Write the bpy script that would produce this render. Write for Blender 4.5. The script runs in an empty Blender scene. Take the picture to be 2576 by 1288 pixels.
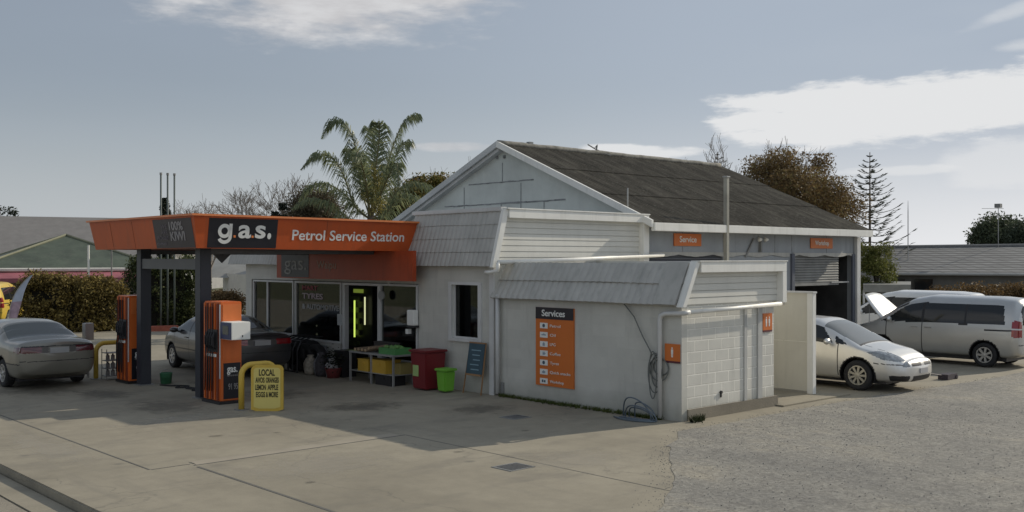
import bpy, bmesh, math, random
from mathutils import Vector, Matrix, noise as mnoise
import numpy as np
R = math.radians
random.seed(7)
scene = bpy.context.scene
col = scene.collection
PI = math.pi

# ------------------------------------------------------------------ camera
CAMH = 2.85
VA = R(47.4)                                    # view direction, measured from +X
cam_d = bpy.data.cameras.new('camera'); cam = bpy.data.objects.new('camera', cam_d)
col.objects.link(cam); scene.camera = cam
cam_d.sensor_width = 36.0; cam_d.lens = 35.94; cam_d.clip_start = 0.1; cam_d.clip_end = 3000
cam_d.shift_y = 6.0 / 2575.0
cam.location = (0, 0, CAMH); cam.rotation_euler = (PI / 2, 0, VA - PI / 2)
scene.render.resolution_x = 1024; scene.render.resolution_y = 512

# ------------------------------------------------------------------ sun + sky
SUN_EL = R(28.0)
SD = Vector((0.98, -0.185, 0)).normalized()
sun_d = bpy.data.lights.new('sun', 'SUN'); sun = bpy.data.objects.new('sun', sun_d); col.objects.link(sun)
sun_d.energy = 3.5; sun_d.angle = R(0.5); sun_d.color = (1.0, 0.91, 0.76)
tosun = Vector((SD.x * math.cos(SUN_EL), SD.y * math.cos(SUN_EL), math.sin(SUN_EL)))
sun.rotation_euler = (-tosun).to_track_quat('-Z', 'Y').to_euler(); sun.location = (30, -6, 30)
scene.view_settings.view_transform = 'Standard'; scene.view_settings.look = 'None'
scene.view_settings.gamma = 1; scene.view_settings.exposure = -0.04

def build_world():
    w = bpy.data.worlds.new('World'); scene.world = w; w.use_nodes = True
    nt = w.node_tree; N = nt.nodes; L = nt.links
    N.clear()
    out = N.new('ShaderNodeOutputWorld'); bg = N.new('ShaderNodeBackground'); bg.inputs[1].default_value = 0.085
    L.new(bg.outputs[0], out.inputs[0])
    sky = N.new('ShaderNodeTexSky'); sky.sky_type = 'NISHITA'; sky.sun_disc = False
    sky.sun_elevation = SUN_EL; sky.sun_rotation = math.atan2(SD.x, SD.y)
    sky.air_density = 1.0; sky.dust_density = 2.0; sky.ozone_density = 2.0
    def m(op, a, b=None, c=None):
        n = N.new('ShaderNodeMath'); n.operation = op
        for i, v in enumerate((a, b, c)):
            if v is None: continue
            if isinstance(v, (int, float)): n.inputs[i].default_value = v
            else: L.new(v, n.inputs[i])
        return n.outputs[0]
    def sstep(v, a, b):
        n = N.new('ShaderNodeMapRange'); n.interpolation_type = 'SMOOTHSTEP'
        L.new(v, n.inputs[0]); n.inputs[1].default_value = a; n.inputs[2].default_value = b
        return n.outputs[0]
    def mix(f, a, b):
        n = N.new('ShaderNodeMix'); n.data_type = 'RGBA'
        if isinstance(f, (int, float)): n.inputs[0].default_value = f
        else: L.new(f, n.inputs[0])
        for i, v in ((6, a), (7, b)):
            if isinstance(v, tuple): n.inputs[i].default_value = (*v, 1)
            else: L.new(v, n.inputs[i])
        return n.outputs[2]
    tc = N.new('ShaderNodeTexCoord'); sx = N.new('ShaderNodeSeparateXYZ'); L.new(tc.outputs['Generated'], sx.inputs[0])
    az = m('ARCTAN2', sx.outputs[1], sx.outputs[0])
    hyp = m('SQRT', m('ADD', m('MULTIPLY', sx.outputs[0], sx.outputs[0]), m('MULTIPLY', sx.outputs[1], sx.outputs[1])))
    el = m('ARCTAN2', sx.outputs[2], hyp)
    cv = N.new('ShaderNodeCombineXYZ')
    L.new(m('MULTIPLY', az, 7.0), cv.inputs[0]); L.new(m('MULTIPLY', el, 26.0), cv.inputs[1])
    def nz(scale, det=6, off=0.0):
        mp = N.new('ShaderNodeMapping'); mp.inputs[1].default_value = (off, off * .7, off * 1.3); L.new(cv.outputs[0], mp.inputs[0])
        n = N.new('ShaderNodeTexNoise'); n.inputs['Scale'].default_value = scale; n.inputs['Detail'].default_value = det
        n.inputs['Roughness'].default_value = 0.6
        L.new(mp.outputs[0], n.inputs[0]); return n.outputs[0]
    n1 = nz(0.8); n2 = nz(2.4, 12, 5.1); n3 = nz(0.35, 3, 9.0)
    nn = m('ADD', m('MULTIPLY', m('SUBTRACT', n1, 0.5), 2.2), m('MULTIPLY', m('SUBTRACT', n2, 0.5), 1.4))
    def ell(az0, el0, ra, re, soft=1.0, lo=0.0, tilt=0.0):   # degrees: a bank of cloud round a bearing
        da = m('DIVIDE', m('SUBTRACT', az, R(az0)), R(ra))
        e_ = m('SUBTRACT', m('SUBTRACT', el, R(el0)), m('MULTIPLY', m('SUBTRACT', az, R(az0)), tilt))
        de = m('DIVIDE', e_, R(re))
        d = m('SUBTRACT', 1.0, m('ADD', m('MULTIPLY', da, da), m('MULTIPLY', de, de)))
        return sstep(m('ADD', d, nn), lo, lo + soft)
    clouds = [(57.5, 17.2, 14.0, 5.8, .9, -.15, 0, .92), (25.6, 7.9, 11.8, 2.1, .4, .0, -.05, 1.0), (50.8, 6.2, 3.4, .38, .7, .2, 0, .55),
              (40.6, 6.0, 4.2, .55, .5, .1, .04, .9), (21.0, 4.9, 4.2, 1.6, .7, .1, 0, .6), (27, 4.6, 3.5, .35, .7, .1, 0, .6),
              (21, 12.3, 3.8, .5, 1.2, .2, -.3, .45), (20.5, 10.6, 2.6, .45, 1.0, .2, 0, .55), (4, 13, 12, 4, 1, 0, 0, .9),
              (92, 22, 16, 5, 1, 0, 0, .8), (150, 28, 25, 8, 1, 0, 0, .8), (-60, 25, 30, 8, 1, 0, 0, .9), (-130, 30, 30, 9, 1, 0, 0, .8)]
    # thin veil: whiter toward the horizon and toward the sun's side
    sat = N.new('ShaderNodeHueSaturation'); sat.inputs['Saturation'].default_value = 0.62; L.new(sky.outputs[0], sat.inputs['Color'])
    c = sat.outputs[0]
    c = mix(sstep(el, R(11.0), R(-1.0)), c, (7.0, 7.15, 7.4)) if False else c
    veil_az = sstep(az, R(60), R(20))
    veil = m('MULTIPLY', m('ADD', m('MULTIPLY', veil_az, 0.55), 0.38), m('ADD', 0.62, m('MULTIPLY', n3, 0.7)))
    c = mix(veil, c, (4.7, 5.45, 6.5))
    lowv = m('MULTIPLY', sstep(el, R(10), R(-1.5)), m('ADD', 0.62, m('MULTIPLY', veil_az, 0.5)))
    c = mix(lowv, c, mix(veil_az, (8.2, 8.6, 8.9), (9.6, 9.7, 9.9)))
    shade = mix(sstep(n2, .35, .7), (7.0, 6.9, 7.0), (8.3, 8.3, 8.4))
    for (a, e, ra, re, so, lo, ti, st) in clouds:
        k = m('MULTIPLY', ell(a, e, ra, re, so, lo, ti), st)
        c = mix(k, c, shade if a > 45 else (9.3, 9.4, 9.5))
    L.new(c, bg.inputs[0])
build_world()

# ------------------------------------------------------------------ helpers
def at(u, d, z=0.0):
    """plan position on the bearing u at distance d ahead (metres)"""
    t = (u - 1287.0) / 2571.0 * d
    return Vector((math.cos(VA) * d + math.sin(VA) * t, math.sin(VA) * d - math.cos(VA) * t, z))
def gz(v, d): return CAMH + (650.0 - v) / 2571.0 * d

def tag(o, label=None, cat=None, group=None, kind=None):
    if label: o['label'] = label
    if cat: o['category'] = cat
    if group: o['group'] = group
    if kind: o['kind'] = kind
    return o
def root(name, label, cat, loc=(0, 0, 0), rz=0.0, group=None, kind=None):
    o = bpy.data.objects.new(name, None); col.objects.link(o); o.location = loc; o.rotation_euler = (0, 0, rz)
    o.empty_display_size = 0.2
    return tag(o, label, cat, group, kind)
def wloc(o):
    v = Vector((0, 0, 0))
    while o is not None:
        v += o.location; o = o.parent
    return v
def copy_tree(o, parent=None):
    c = o.copy(); col.objects.link(c)
    if parent is not None: c.parent = parent
    for ch in list(o.children): copy_tree(ch, c)
    return c

class MB:
    def __init__(s): s.v = []; s.f = []; s.mi = []
    def add(s, vs, fs, m=0):
        b = len(s.v); s.v.extend([tuple(p) for p in vs])
        for f in fs: s.f.append([b + i for i in f]); s.mi.append(m)
        return s
    def box(s, x0, x1, y0, y1, z0, z1, m=0):
        return s.add([(x0, y0, z0), (x1, y0, z0), (x1, y1, z0), (x0, y1, z0), (x0, y0, z1), (x1, y0, z1), (x1, y1, z1), (x0, y1, z1)],
                     [(0, 3, 2, 1), (4, 5, 6, 7), (0, 1, 5, 4), (1, 2, 6, 5), (2, 3, 7, 6), (3, 0, 4, 7)], m)
    def cbox(s, c, size, rot=None, m=0):
        hx, hy, hz = [k / 2 for k in size]; pts = [Vector((x, y, z)) for z in (-hz, hz) for y in (-hy, hy) for x in (-hx, hx)]
        if rot is not None: pts = [rot @ p for p in pts]
        c = Vector(c)
        return s.add([c + p for p in pts], [(0, 2, 3, 1), (4, 5, 7, 6), (0, 1, 5, 4), (1, 3, 7, 5), (3, 2, 6, 7), (2, 0, 4, 6)], m)
    def quad(s, a, b, c, d, m=0): return s.add([a, b, c, d], [(0, 1, 2, 3)], m)
    def poly(s, pts, m=0): return s.add(pts, [tuple(range(len(pts)))], m)
    def prism(s, pts, axis, a, b, m=0):
        n = len(pts)
        def P(p, k):
            if axis == 'x': return (k, p[0], p[1])
            if axis == 'y': return (p[0], k, p[1])
            return (p[0], p[1], k)
        vs = [P(p, a) for p in pts] + [P(p, b) for p in pts]
        fs = [tuple(range(n - 1, -1, -1)), tuple(range(n, 2 * n))] + [(i, (i + 1) % n, n + (i + 1) % n, n + i) for i in range(n)]
        return s.add(vs, fs, m)
    def tube(s, pts, r, n=8, m=0, caps=True):
        pts = [Vector(p) for p in pts]; k = len(pts)
        rs = r if isinstance(r, (list, tuple)) else [r] * k
        vs = []; up = None
        for i, p in enumerate(pts):
            t = (pts[min(i + 1, k - 1)] - pts[max(i - 1, 0)])
            if t.length < 1e-9: t = Vector((0, 0, 1))
            t.normalize()
            if up is None: up = Vector((1, 0, 0)) if abs(t.x) < .9 else Vector((0, 1, 0))
            a = (up - t * up.dot(t))
            if a.length < 1e-4: a = t.orthogonal()
            a.normalize(); b = t.cross(a); up = a
            for j in range(n):
                q = 2 * PI * j / n + PI / n
                vs.append(p + (a * math.cos(q) + b * math.sin(q)) * rs[i])
        fs = [(i * n + j, i * n + (j + 1) % n, (i + 1) * n + (j + 1) % n, (i + 1) * n + j) for i in range(k - 1) for j in range(n)]
        if caps: fs += [tuple(range(n - 1, -1, -1)), tuple((k - 1) * n + j for j in range(n))]
        return s.add(vs, fs, m)
    def lathe(s, prof, c=(0, 0, 0), n=24, m=0, axis='z'):
        vs = []
        for r, h in prof:
            for j in range(n):
                a = 2 * PI * j / n; x, y = r * math.cos(a), r * math.sin(a)
                if axis == 'z': p = (x, y, h)
                elif axis == 'y': p = (x, h, y)
                else: p = (h, x, y)
                vs.append((c[0] + p[0], c[1] + p[1], c[2] + p[2]))
        k = len(prof)
        fs = [(i * n + j, i * n + (j + 1) % n, (i + 1) * n + (j + 1) % n, (i + 1) * n + j) for i in range(k - 1) for j in range(n)]
        return s.add(vs, fs, m)
    def build(s, name, mats, parent=None, loc=None, smooth=False, bevel=0.0, local=False):
        if not isinstance(mats, (list, tuple)): mats = [mats]
        if parent is not None: off = Vector((0, 0, 0)) if local else wloc(parent)
        elif loc is not None: off = Vector(loc)
        else:
            A = np.array(s.v); off = Vector(((A[:, 0].min() + A[:, 0].max()) / 2, (A[:, 1].min() + A[:, 1].max()) / 2, A[:, 2].min()))
        me = bpy.data.meshes.new(name)
        me.from_pydata([(p[0] - off.x, p[1] - off.y, p[2] - off.z) for p in s.v], [], s.f)
        for mt in mats: me.materials.append(mt)
        me.polygons.foreach_set('material_index', s.mi)
        if smooth: me.polygons.foreach_set('use_smooth', [True] * len(s.f))
        if bevel > 0:
            bm = bmesh.new(); bm.from_mesh(me); bmesh.ops.recalc_face_normals(bm, faces=bm.faces)
            ed = [e for e in bm.edges if len(e.link_faces) == 2 and e.calc_face_angle(0) > R(35)]
            bmesh.ops.bevel(bm, geom=ed, offset=bevel, segments=2, affect='EDGES', clamp_overlap=True)
            bm.to_mesh(me); bm.free()
        me.update()
        o = bpy.data.objects.new(name, me); col.objects.link(o)
        if parent is not None: o.parent = parent
        else: o.location = off
        return o

def build_each(name, boxes, mats, parent, kind='box'):
    for b in boxes:
        mb = MB(); mb.box(*b); mb.build(name, mats, parent)

# ------------------------------------------------------------------ materials
def newmat(name):
    mt = bpy.data.materials.new(name); mt.use_nodes = True
    nt = mt.node_tree; return mt, nt, nt.nodes, nt.links, nt.nodes['Principled BSDF']
def _noise(N, L, vec, scale, detail=4, rough=0.6):
    n = N.new('ShaderNodeTexNoise'); n.inputs['Scale'].default_value = scale; n.inputs['Detail'].default_value = detail
    n.inputs['Roughness'].default_value = rough; L.new(vec, n.inputs[0]); return n.outputs[0]
def _map(N, L, vec, sc):
    n = N.new('ShaderNodeMapping'); n.inputs[3].default_value = sc; L.new(vec, n.inputs[0]); return n.outputs[0]
def _ramp(N, L, fac, stops):
    n = N.new('ShaderNodeValToRGB'); L.new(fac, n.inputs[0]); e = n.color_ramp.elements
    while len(e) < len(stops): e.new(0.5)
    for el, (p, c) in zip(e, stops): el.position = p; el.color = (*c, 1) if len(c) == 3 else c
    return n.outputs[0]
def _mixc(N, L, f, a, b, mode='MIX'):
    n = N.new('ShaderNodeMix'); n.data_type = 'RGBA'; n.blend_type = mode
    if isinstance(f, (int, float)): n.inputs[0].default_value = f
    else: L.new(f, n.inputs[0])
    for i, v in ((6, a), (7, b)):
        if isinstance(v, tuple): n.inputs[i].default_value = (*v, 1)
        else: L.new(v, n.inputs[i])
    return n.outputs[2]
def _math(N, L, op, a, b=None):
    n = N.new('ShaderNodeMath'); n.operation = op
    for i, v in enumerate((a, b)):
        if v is None: continue
        if isinstance(v, (int, float)): n.inputs[i].default_value = v
        else: L.new(v, n.inputs[i])
    return n.outputs[0]
def mul(c, k): return tuple(min(1, x * k) for x in c)

def M(name, c, rough=0.6, metal=0.0, var=0.15, scale=1.5, streak=0.0, streak_c=None, bump=0.0, bscale=40, coat=0.0, obj=False, spec=0.5):
    mt, nt, N, L, P = newmat(name)
    if obj:
        tc = N.new('ShaderNodeTexCoord'); vec = tc.outputs['Object']
    else:
        g = N.new('ShaderNodeNewGeometry'); vec = g.outputs['Position']
    n = _noise(N, L, vec, scale, 6)
    cc = _ramp(N, L, n, [(0.3, mul(c, 1 - var)), (0.7, mul(c, 1 + var * 0.6))])
    if streak > 0:
        s_ = _noise(N, L, _map(N, L, vec, (6, 6, 0.7)), 1.2, 5)
        s2 = _ramp(N, L, s_, [(0.52, (0, 0, 0)), (0.75, (1, 1, 1))])
        cc = _mixc(N, L, _math(N, L, 'MULTIPLY', s2, streak), cc, streak_c or mul(c, 0.45))
    L.new(cc, P.inputs['Base Color'])
    P.inputs['Roughness'].default_value = rough; P.inputs['Metallic'].default_value = metal
    P.inputs['Specular IOR Level'].default_value = spec
    if coat: P.inputs['Coat Weight'].default_value = coat; P.inputs['Coat Roughness'].default_value = 0.08
    if bump > 0:
        b = N.new('ShaderNodeBump'); b.inputs['Strength'].default_value = bump; b.inputs['Distance'].default_value = 0.02
        L.new(_noise(N, L, vec, bscale, 4), b.inputs['Height']); L.new(b.outputs[0], P.inputs['Normal'])
    return mt
def EM(name, c, s):
    mt, nt, N, L, P = newmat(name)
    P.inputs['Base Color'].default_value = (*c, 1); P.inputs['Emission Color'].default_value = (*c, 1)
    P.inputs['Emission Strength'].default_value = s; return mt
def block_mat(name, c, axis, strong=1.0):
    mt, nt, N, L, P = newmat(name)
    g = N.new('ShaderNodeNewGeometry'); s = N.new('ShaderNodeSeparateXYZ'); L.new(g.outputs['Position'], s.inputs[0])
    cb = N.new('ShaderNodeCombineXYZ'); L.new(s.outputs[0 if axis == 'x' else 1], cb.inputs[0]); L.new(s.outputs[2], cb.inputs[1])
    br = N.new('ShaderNodeTexBrick'); L.new(cb.outputs[0], br.inputs[0]); br.inputs['Scale'].default_value = 1.0
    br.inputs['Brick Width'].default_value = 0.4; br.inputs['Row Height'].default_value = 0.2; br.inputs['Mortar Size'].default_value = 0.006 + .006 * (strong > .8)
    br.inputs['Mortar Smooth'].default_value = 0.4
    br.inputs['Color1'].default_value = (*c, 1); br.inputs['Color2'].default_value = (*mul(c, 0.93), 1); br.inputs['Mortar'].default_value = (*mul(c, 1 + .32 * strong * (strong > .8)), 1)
    n = _noise(N, L, g.outputs['Position'], 1.3, 6)
    gr = _ramp(N, L, n, [(0.3, (0.86,) * 3), (0.7, (1.0,) * 3)])
    cc = _mixc(N, L, 1.0, br.outputs[0], gr, 'MULTIPLY')
    st = _ramp(N, L, _noise(N, L, _map(N, L, g.outputs['Position'], (4, 4, 0.6)), 1.1, 5), [(0.55, (0, 0, 0)), (0.8, (1, 1, 1))])
    cc = _mixc(N, L, _math(N, L, 'MULTIPLY', st, .5), cc, mul(c, 0.55))
    # splash dirt near the ground
    zr = N.new('ShaderNodeMapRange'); L.new(_math(N, L, 'ADD', s.outputs[2], _math(N, L, 'MULTIPLY', n, 0.35)), zr.inputs[0])
    zr.inputs[1].default_value = 0.6; zr.inputs[2].default_value = 0.15
    cc = _mixc(N, L, _math(N, L, 'MULTIPLY', zr.outputs[0], .5), cc, (0.20, 0.20, 0.15))
    L.new(cc, P.inputs['Base Color']); P.inputs['Roughness'].default_value = 0.65
    b = N.new('ShaderNodeBump'); b.inputs['Strength'].default_value = 0.9 * strong; b.inputs['Distance'].default_value = 0.015; b.invert = False
    h = _mixc(N, L, _math(N, L, 'MULTIPLY', br.outputs[1], 1.0), (1, 1, 1), (0, 0, 0))
    L.new(_mixc(N, L, .25, h, _noise(N, L, g.outputs['Position'], 60, 3)), b.inputs['Height']); L.new(b.outputs[0], P.inputs['Normal'])
    return mt
def ground_mat(name, kind):
    mt, nt, N, L, P = newmat(name)
    g = N.new('ShaderNodeNewGeometry'); pos = g.outputs['Position']
    b = N.new('ShaderNodeBump')
    if kind == 'concrete':
        n1 = _noise(N, L, pos, 0.35, 8); n2 = _noise(N, L, pos, 3.0, 8, .7); n3 = _noise(N, L, pos, 60, 3)
        c = _ramp(N, L, n1, [(0.32, (0.250, 0.222, 0.166)), (0.68, (0.350, 0.312, 0.236))])
        c = _mixc(N, L, 0.6, c, _ramp(N, L, n2, [(0.3, (.8, .8, .8)), (0.7, (1.1, 1.1, 1.1))]), 'MULTIPLY')
        c = _mixc(N, L, 0.5, c, _ramp(N, L, n3, [(0.3, (.8, .8, .8)), (0.7, (1.1, 1.1, 1.1))]), 'MULTIPLY')
        # oil and tyre stains
        st = _noise(N, L, _map(N, L, pos, (0.5, 1.2, 1)), 1.1, 6, .65)
        c = _mixc(N, L, _math(N, L, 'MULTIPLY', _ramp(N, L, st, [(0.52, (0, 0, 0)), (0.70, (1, 1, 1))]), .5), c, (0.15, 0.138, 0.115))
        s3 = _noise(N, L, _map(N, L, pos, (3, .35, 1)), 1.0, 6, .6)
        c = _mixc(N, L, _math(N, L, 'MULTIPLY', _ramp(N, L, s3, [(0.56, (0, 0, 0)), (0.7, (1, 1, 1))]), .28), c, (0.17, 0.155, 0.13))
        sp = N.new('ShaderNodeTexVoronoi'); sp.inputs['Scale'].default_value = 0.9; L.new(pos, sp.inputs[0])
        c = _mixc(N, L, _math(N, L, 'MULTIPLY', _ramp(N, L, sp.outputs[0], [(0.03, (1, 1, 1)), (0.09, (0, 0, 0))]), .5), c, (0.10, 0.095, 0.085))
        # hairline cracks
        vo = N.new('ShaderNodeTexVoronoi'); vo.feature = 'DISTANCE_TO_EDGE'; vo.inputs['Scale'].default_value = 0.22
        wv = N.new('ShaderNodeVectorMath'); wv.operation = 'ADD'; nv = N.new('ShaderNodeTexNoise'); nv.inputs['Scale'].default_value = 1.2; nv.inputs['Detail'].default_value = 6
        L.new(pos, nv.inputs[0]); L.new(pos, wv.inputs[0]); L.new(nv.outputs[1], wv.inputs[1]); L.new(wv.outputs[0], vo.inputs[0])
        cr = _ramp(N, L, vo.outputs[0], [(0.0015, (1, 1, 1)), (0.004, (0, 0, 0))])
        c = _mixc(N, L, _math(N, L, 'MULTIPLY', cr, .35), c, (0.09, 0.085, 0.075))
        L.new(_mixc(N, L, .5, n2, n3), b.inputs['Height']); b.inputs['Strength'].default_value = .35; b.inputs['Distance'].default_value = .01
        P.inputs['Roughness'].default_value = .85
    elif kind == 'gravel':
        v = N.new('ShaderNodeTexVoronoi'); v.inputs['Scale'].default_value = 26; L.new(pos, v.inputs[0])
        v2 = N.new('ShaderNodeTexVoronoi'); v2.inputs['Scale'].default_value = 9; L.new(pos, v2.inputs[0])
        vb = N.new('ShaderNodeSeparateXYZ'); L.new(v.outputs[1], vb.inputs[0]); vb2 = N.new('ShaderNodeSeparateXYZ'); L.new(v2.outputs[1], vb2.inputs[0])
        c = _ramp(N, L, vb.outputs[0], [(0.0, (0.20, 0.185, 0.16)), (0.5, (0.29, 0.27, 0.235)), (1.0, (0.40, 0.375, 0.325))])
        c = _mixc(N, L, .35, c, _ramp(N, L, vb2.outputs[1], [(0, (0.22, 0.205, 0.18)), (1, (0.37, 0.35, 0.30))]))
        n = _noise(N, L, _map(N, L, pos, (1.0, .5, 1)), .38, 12, .78)
        c = _mixc(N, L, .9, c, _ramp(N, L, n, [(0.38, (.56, .58, .61)), (0.53, (.80, .81, .81)), (.68, (1.18, 1.12, .98))]), 'MULTIPLY')
        L.new(_mixc(N, L, .8, vb.outputs[1], _noise(N, L, pos, 28, 6, .75)), b.inputs['Height']); b.inputs['Strength'].default_value = .6; b.inputs['Distance'].default_value = .018
        P.inputs['Roughness'].default_value = .95
    elif kind == 'road':
        n1 = _noise(N, L, pos, 1.2, 8); n3 = _noise(N, L, pos, 70, 3)
        c = _ramp(N, L, n1, [(0.3, (0.25, 0.222, 0.175)), (0.7, (0.32, 0.285, 0.225))])
        c = _mixc(N, L, .8, c, _ramp(N, L, n3, [(0.3, (.7, .7, .7)), (0.7, (1.15, 1.15, 1.15))]), 'MULTIPLY')
        L.new(n3, b.inputs['Height']); b.inputs['Strength'].default_value = .6; b.inputs['Distance'].default_value = .01
        P.inputs['Roughness'].default_value = .9
    else:
        n1 = _noise(N, L, pos, .3, 8); n2 = _noise(N, L, pos, 8, 5)
        c = _ramp(N, L, n1, [(0.3, (0.09, 0.10, 0.045)), (0.7, (0.17, 0.16, 0.085))])
        c = _mixc(N, L, .8, c, _ramp(N, L, n2, [(0.3, (.6, .6, .6)), (0.7, (1.15, 1.15, 1.1))]), 'MULTIPLY')
        L.new(n2, b.inputs['Height']); b.inputs['Strength'].default_value = .8; b.inputs['Distance'].default_value = .05
        P.inputs['Roughness'].default_value = 1
    L.new(c, P.inputs['Base Color']); L.new(b.outputs[0], P.inputs['Normal'])
    return mt
def leaf_mat(name, cols, transl=0.3, rough=0.6):
    mt, nt, N, L, P = newmat(name)
    g = N.new('ShaderNodeNewGeometry'); tc = N.new('ShaderNodeTexCoord')
    n = _noise(N, L, tc.outputs['Object'], .9, 3)
    f = _math(N, L, 'ADD', _math(N, L, 'MULTIPLY', g.outputs['Random Per Island'], .55), _math(N, L, 'MULTIPLY', n, .5))
    k = len(cols); c = _ramp(N, L, f, [(0.2 + .65 * i / (k - 1), cc) for i, cc in enumerate(cols)])
    L.new(c, P.inputs['Base Color']); P.inputs['Roughness'].default_value = rough; P.inputs['Specular IOR Level'].default_value = .25
    tr = N.new('ShaderNodeBsdfTranslucent'); L.new(c, tr.inputs[0]); mx = N.new('ShaderNodeMixShader'); mx.inputs[0].default_value = transl
    L.new(P.outputs[0], mx.inputs[1]); L.new(tr.outputs[0], mx.inputs[2]); L.new(mx.outputs[0], N['Material Output'].inputs[0])
    return mt
def tile_mat(name, c, sx, sz, axis='x', dark=.5):
    mt, nt, N, L, P = newmat(name)
    g = N.new('ShaderNodeNewGeometry'); s = N.new('ShaderNodeSeparateXYZ'); L.new(g.outputs['Position'], s.inputs[0])
    cb = N.new('ShaderNodeCombineXYZ'); L.new(s.outputs[0 if axis == 'x' else 1], cb.inputs[0]); L.new(s.outputs[2], cb.inputs[1])
    br = N.new('ShaderNodeTexBrick'); L.new(cb.outputs[0], br.inputs[0]); br.inputs['Scale'].default_value = 1
    br.inputs['Brick Width'].default_value = sx; br.inputs['Row Height'].default_value = sz; br.inputs['Mortar Size'].default_value = sz * .26
    br.inputs['Color1'].default_value = (*c, 1); br.inputs['Color2'].default_value = (*mul(c, .82), 1); br.inputs['Mortar'].default_value = (*mul(c, dark), 1)
    n = _noise(N, L, g.outputs['Position'], .8, 6)
    L.new(_mixc(N, L, .8, br.outputs[0], _ramp(N, L, n, [(0.3, (.75,) * 3), (0.7, (1.1,) * 3)]), 'MULTIPLY'), P.inputs['Base Color'])
    P.inputs['Roughness'].default_value = .7; return mt

m_conc = ground_mat('concrete', 'concrete'); m_grav = ground_mat('gravel', 'gravel'); m_road = ground_mat('road_surface', 'road'); m_grass = ground_mat('grass', 'grass')
m_joint = M('joint_dark', (.13, .125, .11), .9); m_lip = M('concrete_lip', (.34, .30, .235), .85)
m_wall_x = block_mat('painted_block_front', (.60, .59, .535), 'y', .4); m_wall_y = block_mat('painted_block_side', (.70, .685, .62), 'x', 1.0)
m_white = M('white_trim', (.80, .79, .74), .45, var=.08, streak=.25, streak_c=(.4, .39, .33)); m_trimg = M('grey_trim', (.60, .60, .585), .5, var=.1, streak=.2)
m_mans = M('painted_roof_metal', (.44, .43, .395), .55, var=.14, streak=.45, streak_c=(.22, .23, .20), scale=2)
m_board = M('weatherboard', (.64, .63, .575), .5, var=.08, streak=.12)
m_gable = M('fibre_cement', (.61, .64, .60), .7, var=.16, scale=.9, streak=.12, streak_c=(.34, .36, .36)); m_stain = M('stained_joint', (.27, .28, .28), .8, var=.5, scale=4)
m_shade = M('grey_rake', (.55, .56, .55), .6)
def roof_mat():
    mt, nt, N, L, P = newmat('lichen_roof'); g = N.new('ShaderNodeNewGeometry'); pos = g.outputs['Position']
    a = _noise(N, L, _map(N, L, pos, (2.5, .5, .5)), 1.3, 7, .7); b2 = _noise(N, L, pos, 9, 5, .7)
    c = _ramp(N, L, a, [(.32, (.040, .036, .029)), (.5, (.075, .067, .053)), (.7, (.135, .122, .095))])
    c = _mixc(N, L, _ramp(N, L, b2, [(.55, (0, 0, 0)), (.7, (.5, .5, .5))]), c, (.19, .18, .14))
    L.new(c, P.inputs['Base Color']); P.inputs['Roughness'].default_value = .95; P.inputs['Specular IOR Level'].default_value = .2
    bp = N.new('ShaderNodeBump'); bp.inputs['Strength'].default_value = .6; bp.inputs['Distance'].default_value = .03; L.new(b2, bp.inputs['Height']); L.new(bp.outputs[0], P.inputs['Normal'])
    return mt
m_roof = roof_mat()
m_wsh = M('workshop_wall', (.33, .35, .37), .7, var=.12, streak=.3)
m_dark = M('dark_interior', (.022, .022, .024), .9, var=.3); m_black = M('black_plastic', (.02, .02, .022), .45, var=.2); m_rub = M('rubber', (.022, .022, .023), .85, var=.2, obj=True)
m_org = M('orange_fascia', (.54, .094, .017), .42, var=.14, scale=1.1, streak=.5, streak_c=(.34, .085, .03)); m_org2 = M('orange_sign', (.62, .16, .025), .45, var=.06)
m_pumporg = M('pump_orange', (.66, .15, .03), .4, var=.08, streak=.2); m_org_lit = M('orange_cap_lit', (.70, .22, .07), .4, var=.12)  # capping orange lightened to paint in sun on the canopy lip
m_sgn = M('sign_black', (.018, .018, .024), .35, var=.15); m_sgw = M('sign_white', (.80, .80, .76), .5, var=.05); m_sgdot = M('sign_dot_orange', (.75, .22, .05), .5)
m_post = M('navy_post', (.030, .034, .045), .4, var=.2, streak=.2, streak_c=(.06, .06, .065)); m_postg = M('post_grey', (.10, .105, .11), .4)
m_steel = M('galvanised', (.42, .42, .41), .45, metal=.6, var=.2); m_steeld = M('weathered_steel', (.25, .25, .24), .6, metal=.3, var=.3)
m_yel = M('safety_yellow', (.60, .41, .06), .5, var=.12, streak=.35, streak_c=(.4, .25, .03)); m_yels = M('sign_yellow', (.66, .55, .16), .5, var=.08)
m_cream = M('cream_panel', (.62, .595, .51), .6, var=.08, streak=.15)
def glassmat(name, c=(.015, .018, .02), rough=.04):
    mt, nt, N, L, P = newmat(name); P.inputs['Base Color'].default_value = (*c, 1); P.inputs['Roughness'].default_value = rough; P.inputs['Specular IOR Level'].default_value = .6
    return mt
m_cglass = glassmat('car_glass'); m_cglass2 = glassmat('car_glass_dusty', (.10, .11, .105), .22)
def panemat():
    mt, nt, N, L, P = newmat('shop_glass'); fr = N.new('ShaderNodeFresnel'); fr.inputs[0].default_value = 1.5
    tr = N.new('ShaderNodeBsdfTransparent'); tr.inputs[0].default_value = (.62, .66, .64, 1); gl = N.new('ShaderNodeBsdfGlossy'); gl.inputs['Roughness'].default_value = .02
    mx = N.new('ShaderNodeMixShader'); L.new(_math(N, L, 'ADD', _math(N, L, 'MULTIPLY', fr.outputs[0], .9), .03), mx.inputs[0]); L.new(tr.outputs[0], mx.inputs[1]); L.new(gl.outputs[0], mx.inputs[2])
    L.new(mx.outputs[0], N['Material Output'].inputs[0]); return mt
m_pane = panemat()

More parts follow.
